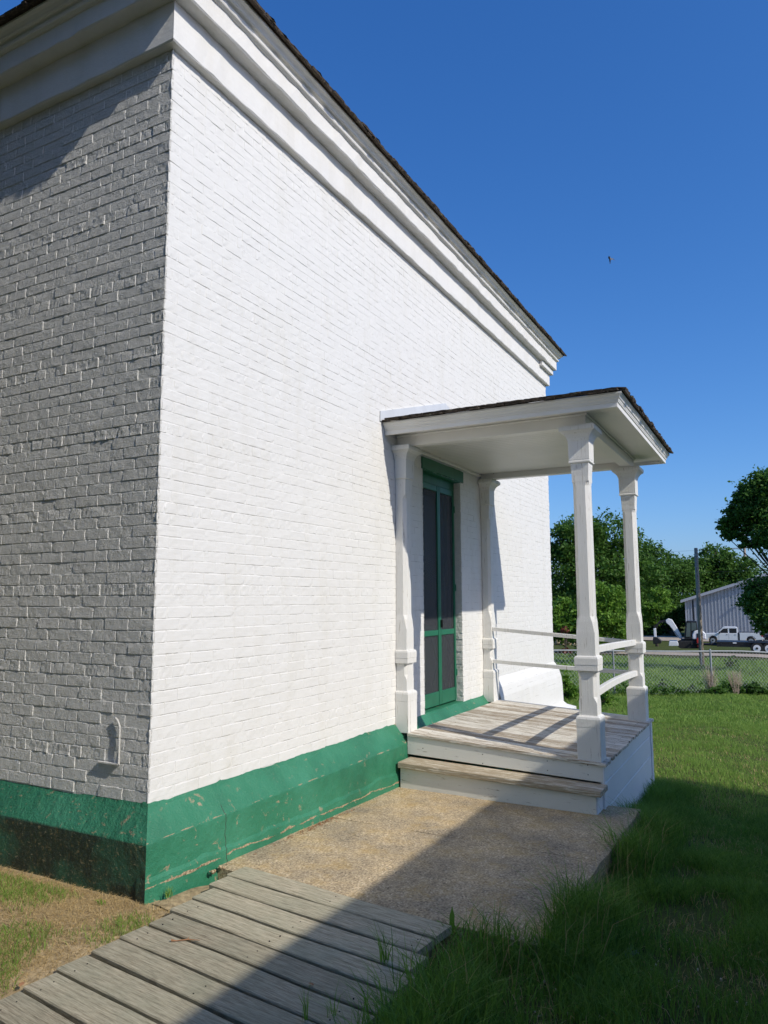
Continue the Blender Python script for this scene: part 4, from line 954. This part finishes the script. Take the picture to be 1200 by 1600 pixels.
# ------------------------------------------------------------------ vehicles (front is +Y in local space)
def wheel(parent, x0, x1, y, z, r_, rim=M_white):
    mb = MB(); mb.cyl((y, z), r_, x0, x1, 'x', 24); t = mb.obj('wheel', M_rubber, parent, bevel=.02)
    mb = MB(); xo = x0 - .012; mb.cyl((y, z), r_ * .6, xo, x1, 'x', 20); mb.obj('rim', rim, t)
    mb = MB(); mb.cyl((y, z), r_ * .2, xo - .02, xo, 'x', 10); mb.obj('hub', M_black, t)
def arch(y, z, r_, n=8): return [(y + r_ * math.cos(a), z + r_ * math.sin(a)) for a in np.linspace(0, math.pi, n)]
def pickup(rg, pxf, pxb, zpx):
    A, B = W(pxf, zpx, rg), W(pxb, zpx, rg); Lr = math.hypot(A[0] - B[0], A[1] - B[1]); s_ = Lr / 5.9
    c = (A + B) / 2; z = float(terr(c[0], c[1])) + .06; t = empty('pickup_truck', (c[0], c[1], z), math.atan2(A[1] - B[1], A[0] - B[0]) - math.pi / 2)
    tag(t, 'white crew cab pickup truck parked before the shed behind the flatbed trailer', 'pickup truck'); t.scale = (s_, s_, s_)
    hw = .98
    lower = [(2.95, .45), (2.93, .95), (2.80, 1.08), (1.75, 1.17), (1.68, 1.17), (-.55, 1.20), (-.55, .42)]
    body = [(-.55, .42), (1.35, .42)] + [(y, zz) for y, zz in arch(1.95, .42, .50)[::-1]] + [(2.95, .5), (2.95, .92), (2.84, 1.07), (1.60, 1.17), (-.55, 1.19)]
    mb = MB(); mb.prism(body, -hw, hw, 'x'); mb.obj('body', M_white, t, bevel=.02)
    bed = [(-2.95, .55), (-2.32, .50)] + [(y, zz) for y, zz in arch(-1.80, .45, .50)[::-1]] + [(-.72, .45), (-.72, 1.26), (-2.95, 1.27)]
    mb = MB(); mb.prism(bed, -hw, hw, 'x'); mb.obj('bed', M_white, t, bevel=.02)
    mb = MB(); mb.box((-hw + .03, -2.9, 1.262), (hw - .03, -.72, 1.30)); mb.obj('bed_cover', M_black, t)
    cabp = [(1.62, 1.17), (.92, 1.80), (.70, 1.86), (-.35, 1.86), (-.55, 1.80), (-.56, 1.19)]
    mb = MB(); rings = []
    mb.prism(cabp, -.84, .84, 'x'); mb.obj('cab', M_white, t, bevel=.03)
    for nm, pl in (('front_window', [(1.36, 1.20), (.86, 1.66), (.42, 1.70), (.42, 1.20)]), ('rear_window', [(.26, 1.20), (.26, 1.70), (-.44, 1.70), (-.44, 1.20)])):
        mb = MB(); mb.prism(pl, -.852, -.842, 'x'); mb.obj(nm, M_glass, t); mb = MB(); mb.prism(pl, .842, .852, 'x'); mb.obj(nm, M_glass, t)
    mb = MB(); mb.add([(-.72, 1.56, 1.19), (.72, 1.56, 1.19), (.68, .94, 1.765), (-.68, .94, 1.765), (-.72, 1.60, 1.22), (.72, 1.60, 1.22), (.68, .98, 1.79), (-.68, .98, 1.79)], [(0, 3, 2, 1), (4, 5, 6, 7), (0, 1, 5, 4), (1, 2, 6, 5), (2, 3, 7, 6), (3, 0, 4, 7)]); mb.obj('windscreen', M_glass, t)
    mb = MB(); mb.box((-hw - .004, -.71, .44), (hw + .004, -.56, 1.24)); mb.obj('cab_gap', M_black, t)
    for yy in (1.33, .34, -.5): mb = MB(); mb.box((-hw - .003, yy - .008, .5), (-hw, yy + .008, 1.17)); mb.obj('door_seam', M_dark, t)
    for yy in (.45, -.38): mb = MB(); mb.box((-hw - .02, yy, 1.0), (-hw, yy + .16, 1.04)); mb.obj('door_handle', M_black, t)
    mb = MB(); mb.box((-hw - .2, 1.18, 1.15), (-hw, 1.32, 1.36)); mb.obj('mirror', M_black, t, bevel=.02)
    for sg in (-1, 1):
        mb = MB(); mb.box((sg * .90 - .09, -2.97, .88), (sg * .90 + .09, -2.80, 1.22)); mb.obj('tail_light', M_red, t)
        mb = MB(); mb.box((sg * .80 - .16, 2.86, .80), (sg * .80 + .16, 2.97, .98)); mb.obj('headlight', M_glass, t)
    mb = MB(); mb.box((-.95, -3.1, .5), (.95, -2.96, .68)); mb.obj('bumper', M_steel, t, bevel=.02)
    for sg in (-1, 1):
        for yy in (1.95, -1.80): wheel(t, -.98 if sg < 0 else .72, -.72 if sg < 0 else .98, yy, .40, .40, M_steel)
    return t
pickup(72, 1099, 1192, 1003)
# flatbed trailer in front of it
A, B = W(1098, 1008, 55), W(1206, 1008, 55); c = (A + B) / 2; z = float(terr(c[0], c[1])) + .05; Lt = math.hypot(A[0] - B[0], A[1] - B[1])
tr_ = empty('flatbed_trailer', (c[0], c[1], z), math.atan2(A[1] - B[1], A[0] - B[0]) - math.pi / 2); tag(tr_, 'empty black flatbed trailer with white wheel rims parked along the road', 'trailer')
h2 = Lt / 2
mb = MB(); mb.box((-1.1, -h2 - 3, .62), (1.1, h2 - .9, .74)); mb.obj('bed', M_black, tr_)
for k in range(14): mb = MB(); mb.box((-1.16, -h2 - 3 + k * .6, .50), (1.16, -h2 - 2.95 + k * .6, .62)); mb.obj('crossmember', M_black, tr_)
for sg in (-1, 1):
    mb = MB(); mb.box((sg * 1.1 - .05, -h2 - 3, .42), (sg * 1.1 + .05, h2 - .9, .60)); mb.obj('side_rail', M_black, tr_)
    mb = MB(); mb.tube([(sg * .9, h2 - 1., .5), (0, h2 + .5, .5)], .06, 6); mb.obj('tongue_bar', M_black, tr_)
ly = []
for px_ in (1182, 1200): P = W(px_, 1014, 55); ly.append(P)
for P in ly:
    s_ = (P[0] - B[0]) * (A[0] - B[0]) / Lt + (P[1] - B[1]) * (A[1] - B[1]) / Lt - h2
    for sg in (-1, 1): wheel(tr_, -1.38 if sg < 0 else 1.16, -1.16 if sg < 0 else 1.38, s_, .37, .37)
mb = MB(); mb.box((-1.4, ((ly[0][0]-B[0])*(A[0]-B[0])+(ly[0][1]-B[1])*(A[1]-B[1]))/Lt - h2 - 1.6, .78), (-1.12, ((ly[0][0]-B[0])*(A[0]-B[0])+(ly[0][1]-B[1])*(A[1]-B[1]))/Lt - h2 + .5, .84)); mb.obj('mudguard', M_black, tr_)
mb = MB(); mb.box((-.12, h2 + .1, .3), (.12, h2 + .35, .9)); mb.obj('tongue_jack', M_red, tr_)
mb = MB(); mb.box((-1.17, 0, .64), (-1.15, .22, .72)); mb.obj('marker_plate', M_white, tr_)
# mini excavator
RG = 56
A, B = W(1015, 1004, RG), W(1105, 1004, RG); Ld = math.hypot(A[0] - B[0], A[1] - B[1]); c = (A + B) / 2; z0 = float(terr(c[0], c[1])) + .05
ex = empty('mini_excavator', (c[0], c[1], z0), math.atan2(A[1] - B[1], A[0] - B[0]) - math.pi / 2); tag(ex, 'white and black mini excavator resting its bucket left of the pickup', 'excavator')
def E2(px, py):   # pixel -> local (y,z) in the excavator's own side plane
    P = W(px, py, RG); u = ((P[0] - c[0]) * (A[0] - B[0]) + (P[1] - c[1]) * (A[1] - B[1])) / Ld; return (u, P[2] - z0)
def epoly(name, pts, x0, x1, m, bev=.02):
    mb = MB(); mb.prism([E2(*p) for p in pts], x0, x1, 'x'); return mb.obj(name, m, ex, bevel=bev)
for sg in (-1, 1):
    a, b_ = (-.95, -.6) if sg < 0 else (.6, .95)
    epoly('track', [(1058, 1006), (1060, 1002), (1064, 1000.5), (1092, 1000.5), (1096, 1002), (1098, 1006), (1096, 1010), (1092, 1012), (1064, 1012), (1060, 1010)], a, b_, M_rubber)
epoly('turntable', [(1064, 1001), (1064, 998), (1094, 998), (1094, 1001)], -.6, .6, M_black)
epoly('counterweight', [(1082, 998), (1081, 991), (1084, 985), (1090, 984), (1097, 985), (1102, 989), (1103, 998)], -.8, .8, M_white, .05)
epoly('engine_grille', [(1088, 996), (1088, 989), (1095, 989), (1096, 996)], -.82, -.80, M_black, .0)
epoly('cab', [(1069, 998), (1070, 985), (1072, 971), (1074, 969.5), (1088, 970), (1090, 984), (1084, 985), (1081, 990), (1081, 998)], -.75, .15, M_black, .02)
M_cabglass = plain('cab_glass_sky_tint', (.10, .13, .13), .1, .2, 2)  # paler colour stands in for sky reflected in the cab glass
epoly('cab_window', [(1080, 985), (1080, 972), (1087, 972.5), (1088, 983)], -.80, -.775, M_cabglass, 0)
epoly('cab_window', [(1071.5, 994), (1073, 973), (1078.5, 972.5), (1078.5, 994)], -.80, -.775, M_cabglass, 0)
epoly('boom', [(1062, 998), (1054, 988), (1046, 977), (1041, 973), (1040, 969), (1044, 966), (1050, 968), (1057, 979), (1064, 991), (1066, 997)], -.18, .12, M_white, .03)
epoly('arm', [(1044, 971), (1043, 968), (1030, 970), (1021, 981), (1023, 983), (1032, 973.5)], -.10, .08, M_black, .01)
epoly('arm_end', [(1021, 982), (1025, 981), (1026, 996), (1022, 996)], -.12, .10, M_white, .02)
epoly('bucket', [(1021, 995), (1027, 995), (1034, 1001), (1033, 1005), (1021, 1006), (1020, 1000)], -.35, .35, M_black, .02)
epoly('blade', [(1046, 1001), (1058, 1001), (1060, 1004), (1060, 1008), (1045, 1008)], -1.0, 1.0, M_white, .02)
mb = MB(); mb.tube([(-.2, *E2(1060, 996)), (-.2, *E2(1050, 981))], .05, 8); mb.obj('hydraulic_cylinder', M_steel, ex)
# dark car at the right edge
A, B = W(1190, 1003, 74), W(1262, 1003, 74); c2 = (A + B) / 2
carE = empty('parked_car', (c2[0], c2[1], float(terr(c2[0], c2[1])) + .06), math.atan2(A[1] - B[1], A[0] - B[0]) - math.pi / 2); tag(carE, 'dark blue car at the right edge behind the pickup tail', 'car')
body = [(-2.2, .35), (-1.75, .33)] + arch(-1.35, .33, .38)[::-1] + [(.9, .33)] + arch(1.35, .33, .38)[::-1] + [(2.2, .38), (2.2, .72), (1.9, .88), (1.1, .97), (-1.6, 1.02), (-2.2, .95)]
mb = MB(); mb.prism(body, -.88, .88, 'x'); mb.obj('body', M_navy, carE, bevel=.03)
mb = MB(); mb.prism([(1.1, .96), (.45, 1.40), (-.9, 1.44), (-1.7, 1.0)], -.72, .72, 'x'); mb.obj('cabin', M_navy, carE, bevel=.03)
mb = MB(); mb.prism([(.85, 1.0), (.38, 1.34), (-.85, 1.37), (-1.3, 1.03)], -.735, -.722, 'x'); mb.obj('side_window', M_glass, carE)
for sg in (-1, 1):
    for yy in (1.35, -1.35): wheel(carE, -.9 if sg < 0 else .68, -.68 if sg < 0 else .9, yy, .31, .31, M_steel)

# ------------------------------------------------------------------ bird
bp = W(953, 405, 32); bird = empty('bird', tuple(bp), .4); bird.scale = (1.5, 1.5, 1.5); tag(bird, 'small dark bird gliding alone in the blue sky', 'bird')
mb = MB(); mb.tube([(0, 0, -.10), (0, 0, -.07), (0, 0, 0), (0, 0, .06), (0, 0, .09)], [.004, .018, .026, .018, .005], 8); mb.obj('body', M_black, bird, smooth=True)
mb = MB(); mb.add([(0, 0, .03), (0, 0, -.03), (.02, -.09, .0), (.03, -.16, -.03), (.02, -.09, .03), (0, 0, .04)], [(0, 1, 2, 3, 4)]); mb.add([(0, .0, .05), (0, .0, -.02), (.01, .05, .04), (.02, .03, .12)], [(0, 1, 2, 3)]); mb.obj('wing', M_black, bird)
mb = MB(); mb.add([(0, 0, -.08), (0, .025, -.14), (0, 0, -.12), (0, -.025, -.14)], [(0, 1, 2, 3)]); mb.obj('tail', M_black, bird)

# ------------------------------------------------------------------ grass and weeds
def blades(P, h, wd, lean, r):
    k = len(P); ang = r.uniform(0, 2 * math.pi, k); la = r.uniform(0, 2 * math.pi, k)
    ax = np.stack([np.cos(ang), np.sin(ang), np.zeros(k)], -1) * (wd * r.uniform(.6, 1.2, k))[:, None] * .5
    ld = np.stack([np.cos(la), np.sin(la), np.zeros(k)], -1) * (lean * r.uniform(.2, 1.2, k) * h)[:, None]
    up = np.zeros((k, 3)); up[:, 2] = h
    b0 = P - ax; b1 = P + ax; m_ = P + up * .55 + ld * .3; t = P + up * (1 - .25 * np.minimum(1, lean)) + ld
    v = np.stack([b0, b1, m_ + ax * .8, m_ - ax * .8, t], 1).reshape(-1, 3); i = np.arange(k)[:, None] * 5
    return v, i + np.array([[0, 1, 2, 3]]), i + np.array([[3, 2, 4]])
def blocked(x, y):
    return ((x > -.16) & (y > -.15) & (x < 9.2) & (y < 9)) | ((x > .38) & (x < 3.37) & (y > -2.22) & (y < 0)) | ((x > 3.1) & (x < 5.84) & (y > -2.0) & (y < 0)) | ((x > -3.3) & (x < .5) & (y > -1.78 - (x + .2) * 0) & (y < -.36))
def turf(name, n, xr, yr, hr, wd, lean, m, seed, dens=None, label=None, hfun=None):
    r = np.random.default_rng(seed); x = r.uniform(*xr, n); y = r.uniform(*yr, n); keep = ~blocked(x, y)
    if dens is not None: keep &= r.random(n) < dens(x, y)
    x, y = x[keep], y[keep]; z = terr(x, y) + .01 * vnoise(x * 4, y * 4, 0, 3) * (np.hypot(x, y) < 12) - .006; h = r.uniform(*hr, len(x))
    if hfun is not None: h = h * hfun(x, y)
    v, q, t = blades(np.stack([x, y, z], -1), h, np.full(len(x), wd) if np.isscalar(wd) else wd, lean, r)
    o = link(name, mesh_np(name, v, q, t), m); tag(o, label, 'grass', kind='stuff'); return o
cl = lambda s: (lambda x, y: np.clip(.55 + .9 * vnoise(x * 3.1, y * 3.1, 0, s), .06, 1))
hf = lambda s: (lambda x, y: np.clip(.9 + .6 * vnoise(x * 2.2, y * 2.2, 0, s), .45, 1.7))
turf('lawn_grass', 260000, (-1.2, 6.0), (-4.6, -1.6), (.05, .13), .0045, .7, M_grass_tall_shaded, 61, cl(3), 'short shaded lawn grass beside the concrete pad', hf(4))  # darker blade copy paints extra shade into this short lawn
turf('lawn_grass', 150000, (3.2, 13.5), (-7.5, 2.0), (.04, .09), .008, .6, M_grass_sunlit, 62, None, 'sunlit mown lawn grass beyond the porch', hf(5))
turf('lawn_grass', 170000, (12, 27), (-7, 8.5), (.05, .11), .018, .5, M_grass_sunlit, 63, None, 'lawn grass running up to the chain link fence', hf(6))
turf('lawn_grass', 60000, (20, 40), (-9, 14), (.08, .2), .04, .5, M_grass_sunlit, 64, None, 'rough grass between the fence and the road', hf(7))
turf('dry_grass', 16000, (-1.2, 6.0), (-4.6, -1.6), (.03, .10), .004, 1.1, M_straw, 94, cl(21), 'dead straw blades among the shaded lawn grass')
turf('dry_grass', 26000, (3.2, 15), (-7.5, 2.0), (.03, .07), .007, .9, M_straw, 95, cl(22), 'dead straw blades among the sunlit lawn grass')
# tall uncut grass along the pad and boardwalk edges
def edge_d(x, y): return np.exp(-((y + 2.36) / .16) ** 2) * (x > .35) * (x < 3.6) + .7 * np.exp(-((y + 2.08) / .15) ** 2) * (x < .55) * (x > -1.2) + .9 * np.exp(-(((y + 2.33) / .18) ** 2 + ((x - .55) / .4) ** 2)) + .9 * np.exp(-((y + 2.13) / .10) ** 2) * (x > 3.3) * (x < 5.9)
turf('tall_grass', 80000, (-1.2, 6.0), (-2.9, -1.7), (.12, .36), .0055, .75, M_grass_tall_shaded, 65, edge_d, 'tall uncut grass leaning over the edge of the concrete pad', hf(8))
turf('tall_grass', 420, (-.6, 3.2), (-2.5, -1.85), (.28, .45), .0035, .6, M_straw, 66, edge_d, 'sparse long seed stalks standing in the tall grass')
# west side: dry grass with green tufts
wd_ = lambda x, y: np.clip(.8 + .4 * vnoise(x * 3, y * 3, 0, 13), .3, 1)
turf('dry_grass', 150000, (-2.0, -.12), (-.50, 2.6), (.02, .05), .0034, 1.8, M_straw, 67, wd_, 'straw coloured dead grass at the foot of the west wall')
gt = lambda x, y: np.clip((vnoise(x * 2.3, y * 2.3, 0, 14) + .18 + .9 * np.clip(-x - .55, 0, .5)) * 2.8, 0, 1) * (x < -.25)
turf('lawn_grass', 80000, (-2.6, -.2), (-.4, 3.2), (.03, .085), .004, .7, M_grass_sunlit, 68, gt, 'green grass tufts among the dead grass west of the house')
# a few blades and weeds in the foreground as things of their own
def weed(name, P, n, h, wd, lean, m, seed, label, cat='weed'):
    r = np.random.default_rng(seed); pts = np.stack([r.normal(0, .012, n), r.normal(0, .012, n), np.zeros(n)], -1)
    v, q, t = blades(pts, h * r.uniform(.5, 1, n), np.full(n, wd), lean, r); o = link(name, mesh_np(name, v, q, t), m, loc=tuple(P)); tag(o, label, cat); return o
def gp(px, py, z=None):
    if z is None: return G(px, py)
    r = ray(px, py); return CAM + r * ((z - CAM[2]) / r[2])
weed('grass_clump', gp(478, 1604, -.02), 9, .24, .006, .35, M_grass_tall_shaded, 71, 'few long grass blades poking up through the boardwalk at the bottom edge')
weed('grass_clump', gp(520, 1596, -.02), 10, .17, .004, .5, M_grass_tall_shaded, 72, 'thin grass wisps beside the bottom boardwalk planks')
weed('grass_clump', gp(604, 1515, -.03), 26, .25, .004, .45, M_grass_tall_shaded, 73, 'bushy grass clump overlapping the plank ends')
def leafplant(name, P, leaves, m, label):
    t = empty(name, tuple(P)); tag(t, label, 'weed')
    for k, (ang, L, wd, el) in enumerate(leaves):
        mb = MB(); n = 7; d = Vector((math.cos(ang), math.sin(ang), 0)); s_ = Vector((-d.y, d.x, 0)); rows = []
        for i in range(n):
            u = i / (n - 1); c = d * (L * u * math.cos(el)) + Vector((0, 0, L * (u * math.sin(el) - .35 * u * u * math.cos(el) * .6))); w_ = wd * math.sin(math.pi * min(1, u * .9 + .08)) * (1 + .2 * math.sin(u * 20))
            rows.append([tuple(c - s_ * w_ + Vector((0, 0, .15 * w_))), tuple(c), tuple(c + s_ * w_ + Vector((0, 0, .15 * w_)))])
        mb.loft(rows, close=False, caps=False); mb.obj('leaf', m, t)
leafplant('dandelion', gp(706, 1462, -.06), [(.3, .14, .014, 1.3), (1.5, .12, .013, .7), (2.8, .13, .014, .9), (4.2, .13, .013, .6), (5.3, .10, .012, 1.0)], M_leaf_light, 'dandelion leaf standing upright at the end of the last plank')
def fern(P, label, seed, n=8, L=.14):
    t = empty('wild_carrot', tuple(P)); tag(t, label, 'weed'); r = random.Random(seed)
    for k in range(n):
        mb = MB(); ang = r.uniform(0, 6.28); d = Vector((math.cos(ang), math.sin(ang), r.uniform(.4, 1.1))).normalized(); s_ = d.cross(Vector((0, 0, 1))).normalized(); l = L * r.uniform(.7, 1.1)
        mb.tube([(0, 0, 0), d * l], [.0012, .0006], 4)
        for i in range(3, 12):
            u = i / 12; c = d * l * u; w_ = .035 * (1 - abs(u - .55))
            for sg in (-1, 1):
                a = c + s_ * sg * w_ + d * w_ * .5; mb.add([tuple(c), tuple(c.lerp(a, .5) + d * .005), tuple(a), tuple(c.lerp(a, .5) - d * .005)], [(0, 1, 2, 3)])
        mb.obj('frond', M_fern, t)
M_fern = leaf_mat('blue_green_frond', (.10, .19, .10), (.17, .28, .15), .3)
fern(gp(945, 1478), 'feathery blue green weed in the shaded grass right of the pad', 5)
fern(gp(965, 1500), 'smaller feathery weed just right of the feathery blue green one', 6, 6, .11)
weed('grass_clump', gp(440, 1152 + 222, -.01), 7, .045, .005, .7, M_grass_sunlit, 74, 'tiny green sprout at the dark foot of the base') if False else None
weed('grass_clump', (-.30, .02, -.02), 14, .05, .006, .9, M_leaf_light, 74, 'small green sprout below the dark west base near the corner')
weed('grass_clump', (-.02, -.20, -.03), 22, .07, .005, .7, M_grass_sunlit, 75, 'short weeds growing between the green base and the first planks')
# pebbles in the shaded lawn
r = np.random.default_rng(81); mb = MB()
for k in range(55):
    px_, py_ = r.uniform(830, 1190), r.uniform(1480, 1600); P = G(px_, py_); s_ = r.uniform(.003, .007); mb.box((P[0] - s_, P[1] - s_ * .7, P[2] + .004), (P[0] + s_, P[1] + s_ * .7, P[2] + s_ * 1.4 + .004))
o = mb.obj('gravel_bits', plain('pale_pebble', (.5, .44, .36), .9, .2, 20), None, bevel=.0015); tag(o, 'scattered pale pebbles in the shaded grass', 'gravel', kind='stuff')
# leaf litter by the base
def dry_leaf(P, s_, rz, label):
    mb = MB(); n = 5; rows = []
    for i in range(n):
        u = i / (n - 1); w_ = s_ * .32 * math.sin(math.pi * (u * .86 + .07)); rows.append([(u * s_, -w_, .004 + .15 * w_), (u * s_, 0, .003 + .1 * s_ * math.sin(u * 3)), (u * s_, w_, .006 + .25 * w_)])
    mb.loft(rows, close=False, caps=False); o = mb.obj('dry_leaf', M_dryleaf, None, loc=tuple(P), rot=(0, 0, rz)); tag(o, label, 'leaf'); return o
M_dryleaf = plain('dry_brown_leaf', (.30, .15, .07), .8, .3, 30)
dry_leaf(gp(30, 1543, .004), .035, .4, 'small curled brown leaf on the plank end at the far left')
dry_leaf(gp(490, 1541, .004), .03, 1.4, 'small reddish brown leaf lying on a shaded plank')
mb = MB(); P = gp(275, 1470, .01); mb.tube([(0, 0, 0), (.03, -.045, .004), (.055, -.10, .002)], [.003, .0028, .0015], 6); mb.tube([(.03, -.045, .004), (.055, -.035, .006)], [.0025, .001], 5); mb.tube([(.0, 0, 0), (-.012, .02, .003)], [.003, .006], 6); o = mb.obj('dry_twig', M_dryleaf, None, loc=tuple(P)); tag(o, 'short forked brown twig lying across the sunlit boardwalk', 'twig')
r = np.random.default_rng(83); mb = MB()
for k in range(260):
    x = r.normal(1.55, .22); y = -.17 - abs(r.normal(0, .035)); z = float(zs(x, y)) + .004; s_ = r.uniform(.004, .012); a = r.uniform(0, 6.28); ca, sa = math.cos(a) * s_, math.sin(a) * s_
    mb.add([(x - ca, y - sa, z), (x + sa * .4, y - ca * .4, z + r.uniform(0, .006)), (x + ca, y + sa, z + r.uniform(0, .008)), (x - sa * .4, y + ca * .4, z)], [(0, 1, 2, 3)])
o = mb.obj('leaf_litter', M_dryleaf); tag(o, 'small drift of dry leaf litter against the green base', 'leaf litter', kind='stuff')

# shrubs and brush
def shrub(px, py, rp, rg, n, size, m, label, seed, flat=.8, cat='shrub', name='shrub'):
    c_ = W(px, py, rg); dd = rg
    if rg < 30: c_ = G(px, py + rp * .9); dd = math.hypot(c_[0] - CAM[0], c_[1] - CAM[1])
    R_ = rp * dd / FPX; z = float(terr(c_[0], c_[1])); t = empty(name, (c_[0], c_[1], z)); tag(t, label, cat)
    zz = max(c_[2] - z, R_ * .5) if rg >= 30 else R_ * .75 * flat
    v, q = leaf_cloud([(0, 0, zz, R_), (R_ * .5, R_ * .5, R_ * .4, R_ * .7), (-R_ * .2, -R_ * .7, R_ * .4, R_ * .7), (0, 0, R_ * .3, R_ * .9)], n, size, seed, flat, .2); v[:, 2] = np.abs(v[:, 2]); link('foliage', mesh_np('foliage', v, q), m, t)
    mb = MB()
    for k in range(6): a = k * 1.05; mb.tube([(0, 0, 0), (math.cos(a) * R_ * .5, math.sin(a) * R_ * .5, zz * 1.1)], [.015, .006], 5)
    mb.obj('stem', M_bark, t); return t
shrub(885, 1075, 22, 13.5, 1500, .045, M_leaf_light, 'leafy green vine like shrub growing behind the far house corner', 31, 1.5)
shrub(945, 1092, 13, 13.0, 700, .04, M_leaf_light, 'small green shrub showing between the two porch posts', 32, 1.3)
shrub(1118, 1078, 10, 20.3, 700, .05, M_leaf, 'low green weed bush at the fence just right of the steel post', 33)
shrub(1172, 1072, 15, 20.3, 1400, .05, M_leaf_dark, 'dark green bush against the fence toward the right edge', 34, .6)
shrub(1142, 1038, 8, 22.5, 500, .05, M_leaf, 'slender green sapling behind the fence between the dead brush', 35, 1.8)
shrub(1065, 1078, 9, 20.3, 500, .04, M_leaf, 'low weeds at the fence left of the steel post', 36, .7)
shrub(1034, 1070, 6, 20.5, 350, .04, M_leaf_dark, 'little dark weed by the fence near the far porch post', 37, 1.2)
shrub(1195, 1080, 8, 20.2, 500, .045, M_leaf, 'green weeds by the fence at the right edge', 38, .8)
shrub(905, 1000, 14, 42, 800, .08, M_leaf, 'green garden shrub across the road seen left of the near porch post', 39, .7)
def brush(px, py, hp, rg, label, seed):
    c_ = G(px, 1086); z = float(terr(c_[0], c_[1])); h = hp * math.hypot(c_[0] - CAM[0], c_[1] - CAM[1]) / FPX; t = empty('dead_brush', (c_[0], c_[1], z)); tag(t, label, 'dead brush'); r = random.Random(seed); mb = MB()
    for k in range(48):
        a = r.uniform(0, 6.28); l = h * r.uniform(.5, 1); sp_ = r.uniform(.05, .35) * h; x, y = math.cos(a) * sp_, math.sin(a) * sp_
        mb.tube([(x * .2, y * .2, 0), (x * .7, y * .7, l * .6), (x, y, l)], [.006, .004, .002], 3)
        for j in range(4): u = r.uniform(.4, .95); mb.tube([(x * u, y * u, l * u), (x * u + r.uniform(-.1, .1), y * u + r.uniform(-.1, .1), l * u + .12)], [.003, .001], 3)
    mb.obj('twigs', M_brush, t)
vv, qq, off = [], [], 0
rr = np.random.default_rng(91)
for s_ in np.arange(0.3, FL, .22):
    p = fp(s_, 0); hh = rr.uniform(.10, .30); v, q = leaf_cloud([(p.x + rr.uniform(-.1, .1), p.y, p.z + hh * .5, hh)], 130, .035, int(s_ * 100), .9, .1); vv.append(v); qq.append(q + off); off += len(v)
o = link('weed_strip', mesh_np('weed_strip', np.concatenate(vv), np.concatenate(qq)), M_leaf); tag(o, 'unmown strip of low weeds along the foot of the fence', 'weeds', kind='stuff')
turf('fence_grass', 16000, (F0[0] - 3, F0[0] + 3.4), (-9, 8), (.12, .36), .012, .4, M_grass_sunlit, 92, lambda x, y: (np.abs((x - F0[0]) * (-fd[1]) + (y - F0[1]) * fd[0]) < .3) * 1.0, 'longer grass left standing along the fence line')
brush(1110, 1075, 42, 21.0, 'pinkish brown dead brush in front of the wooden pole', 1); brush(1150, 1075, 36, 21.2, 'paler dead brush standing right of the wooden pole', 2)
# flower bed of stones and a red leaved shrub across the road
shrub(883, 984, 8, 48, 400, .09, leaf_mat('red_brown_leaf', (.14, .04, .025), (.24, .07, .04), .2), 'red brown leaved shrub across the road behind the near post', 40, .6)
r = random.Random(9); mb = MB()
bed = empty('stone_pile', tuple(G(885, 1008))); tag(bed, 'low pile of field stones at the road edge by the house corner', 'stone pile')
for k in range(30):
    s_ = r.uniform(.10, .22); mb = MB(); mb.box((-s_, -s_, -s_ * .7), (s_, s_, s_ * .7)); mb.obj('stone', M_concrete, bed, bevel=s_ * .45, loc=(r.uniform(-.6, .6), r.uniform(-1.6, 1.6), r.uniform(0, .3)), rot=(r.random() * 3, r.random() * 3, r.random() * 3))
print('bricks', len(cands))
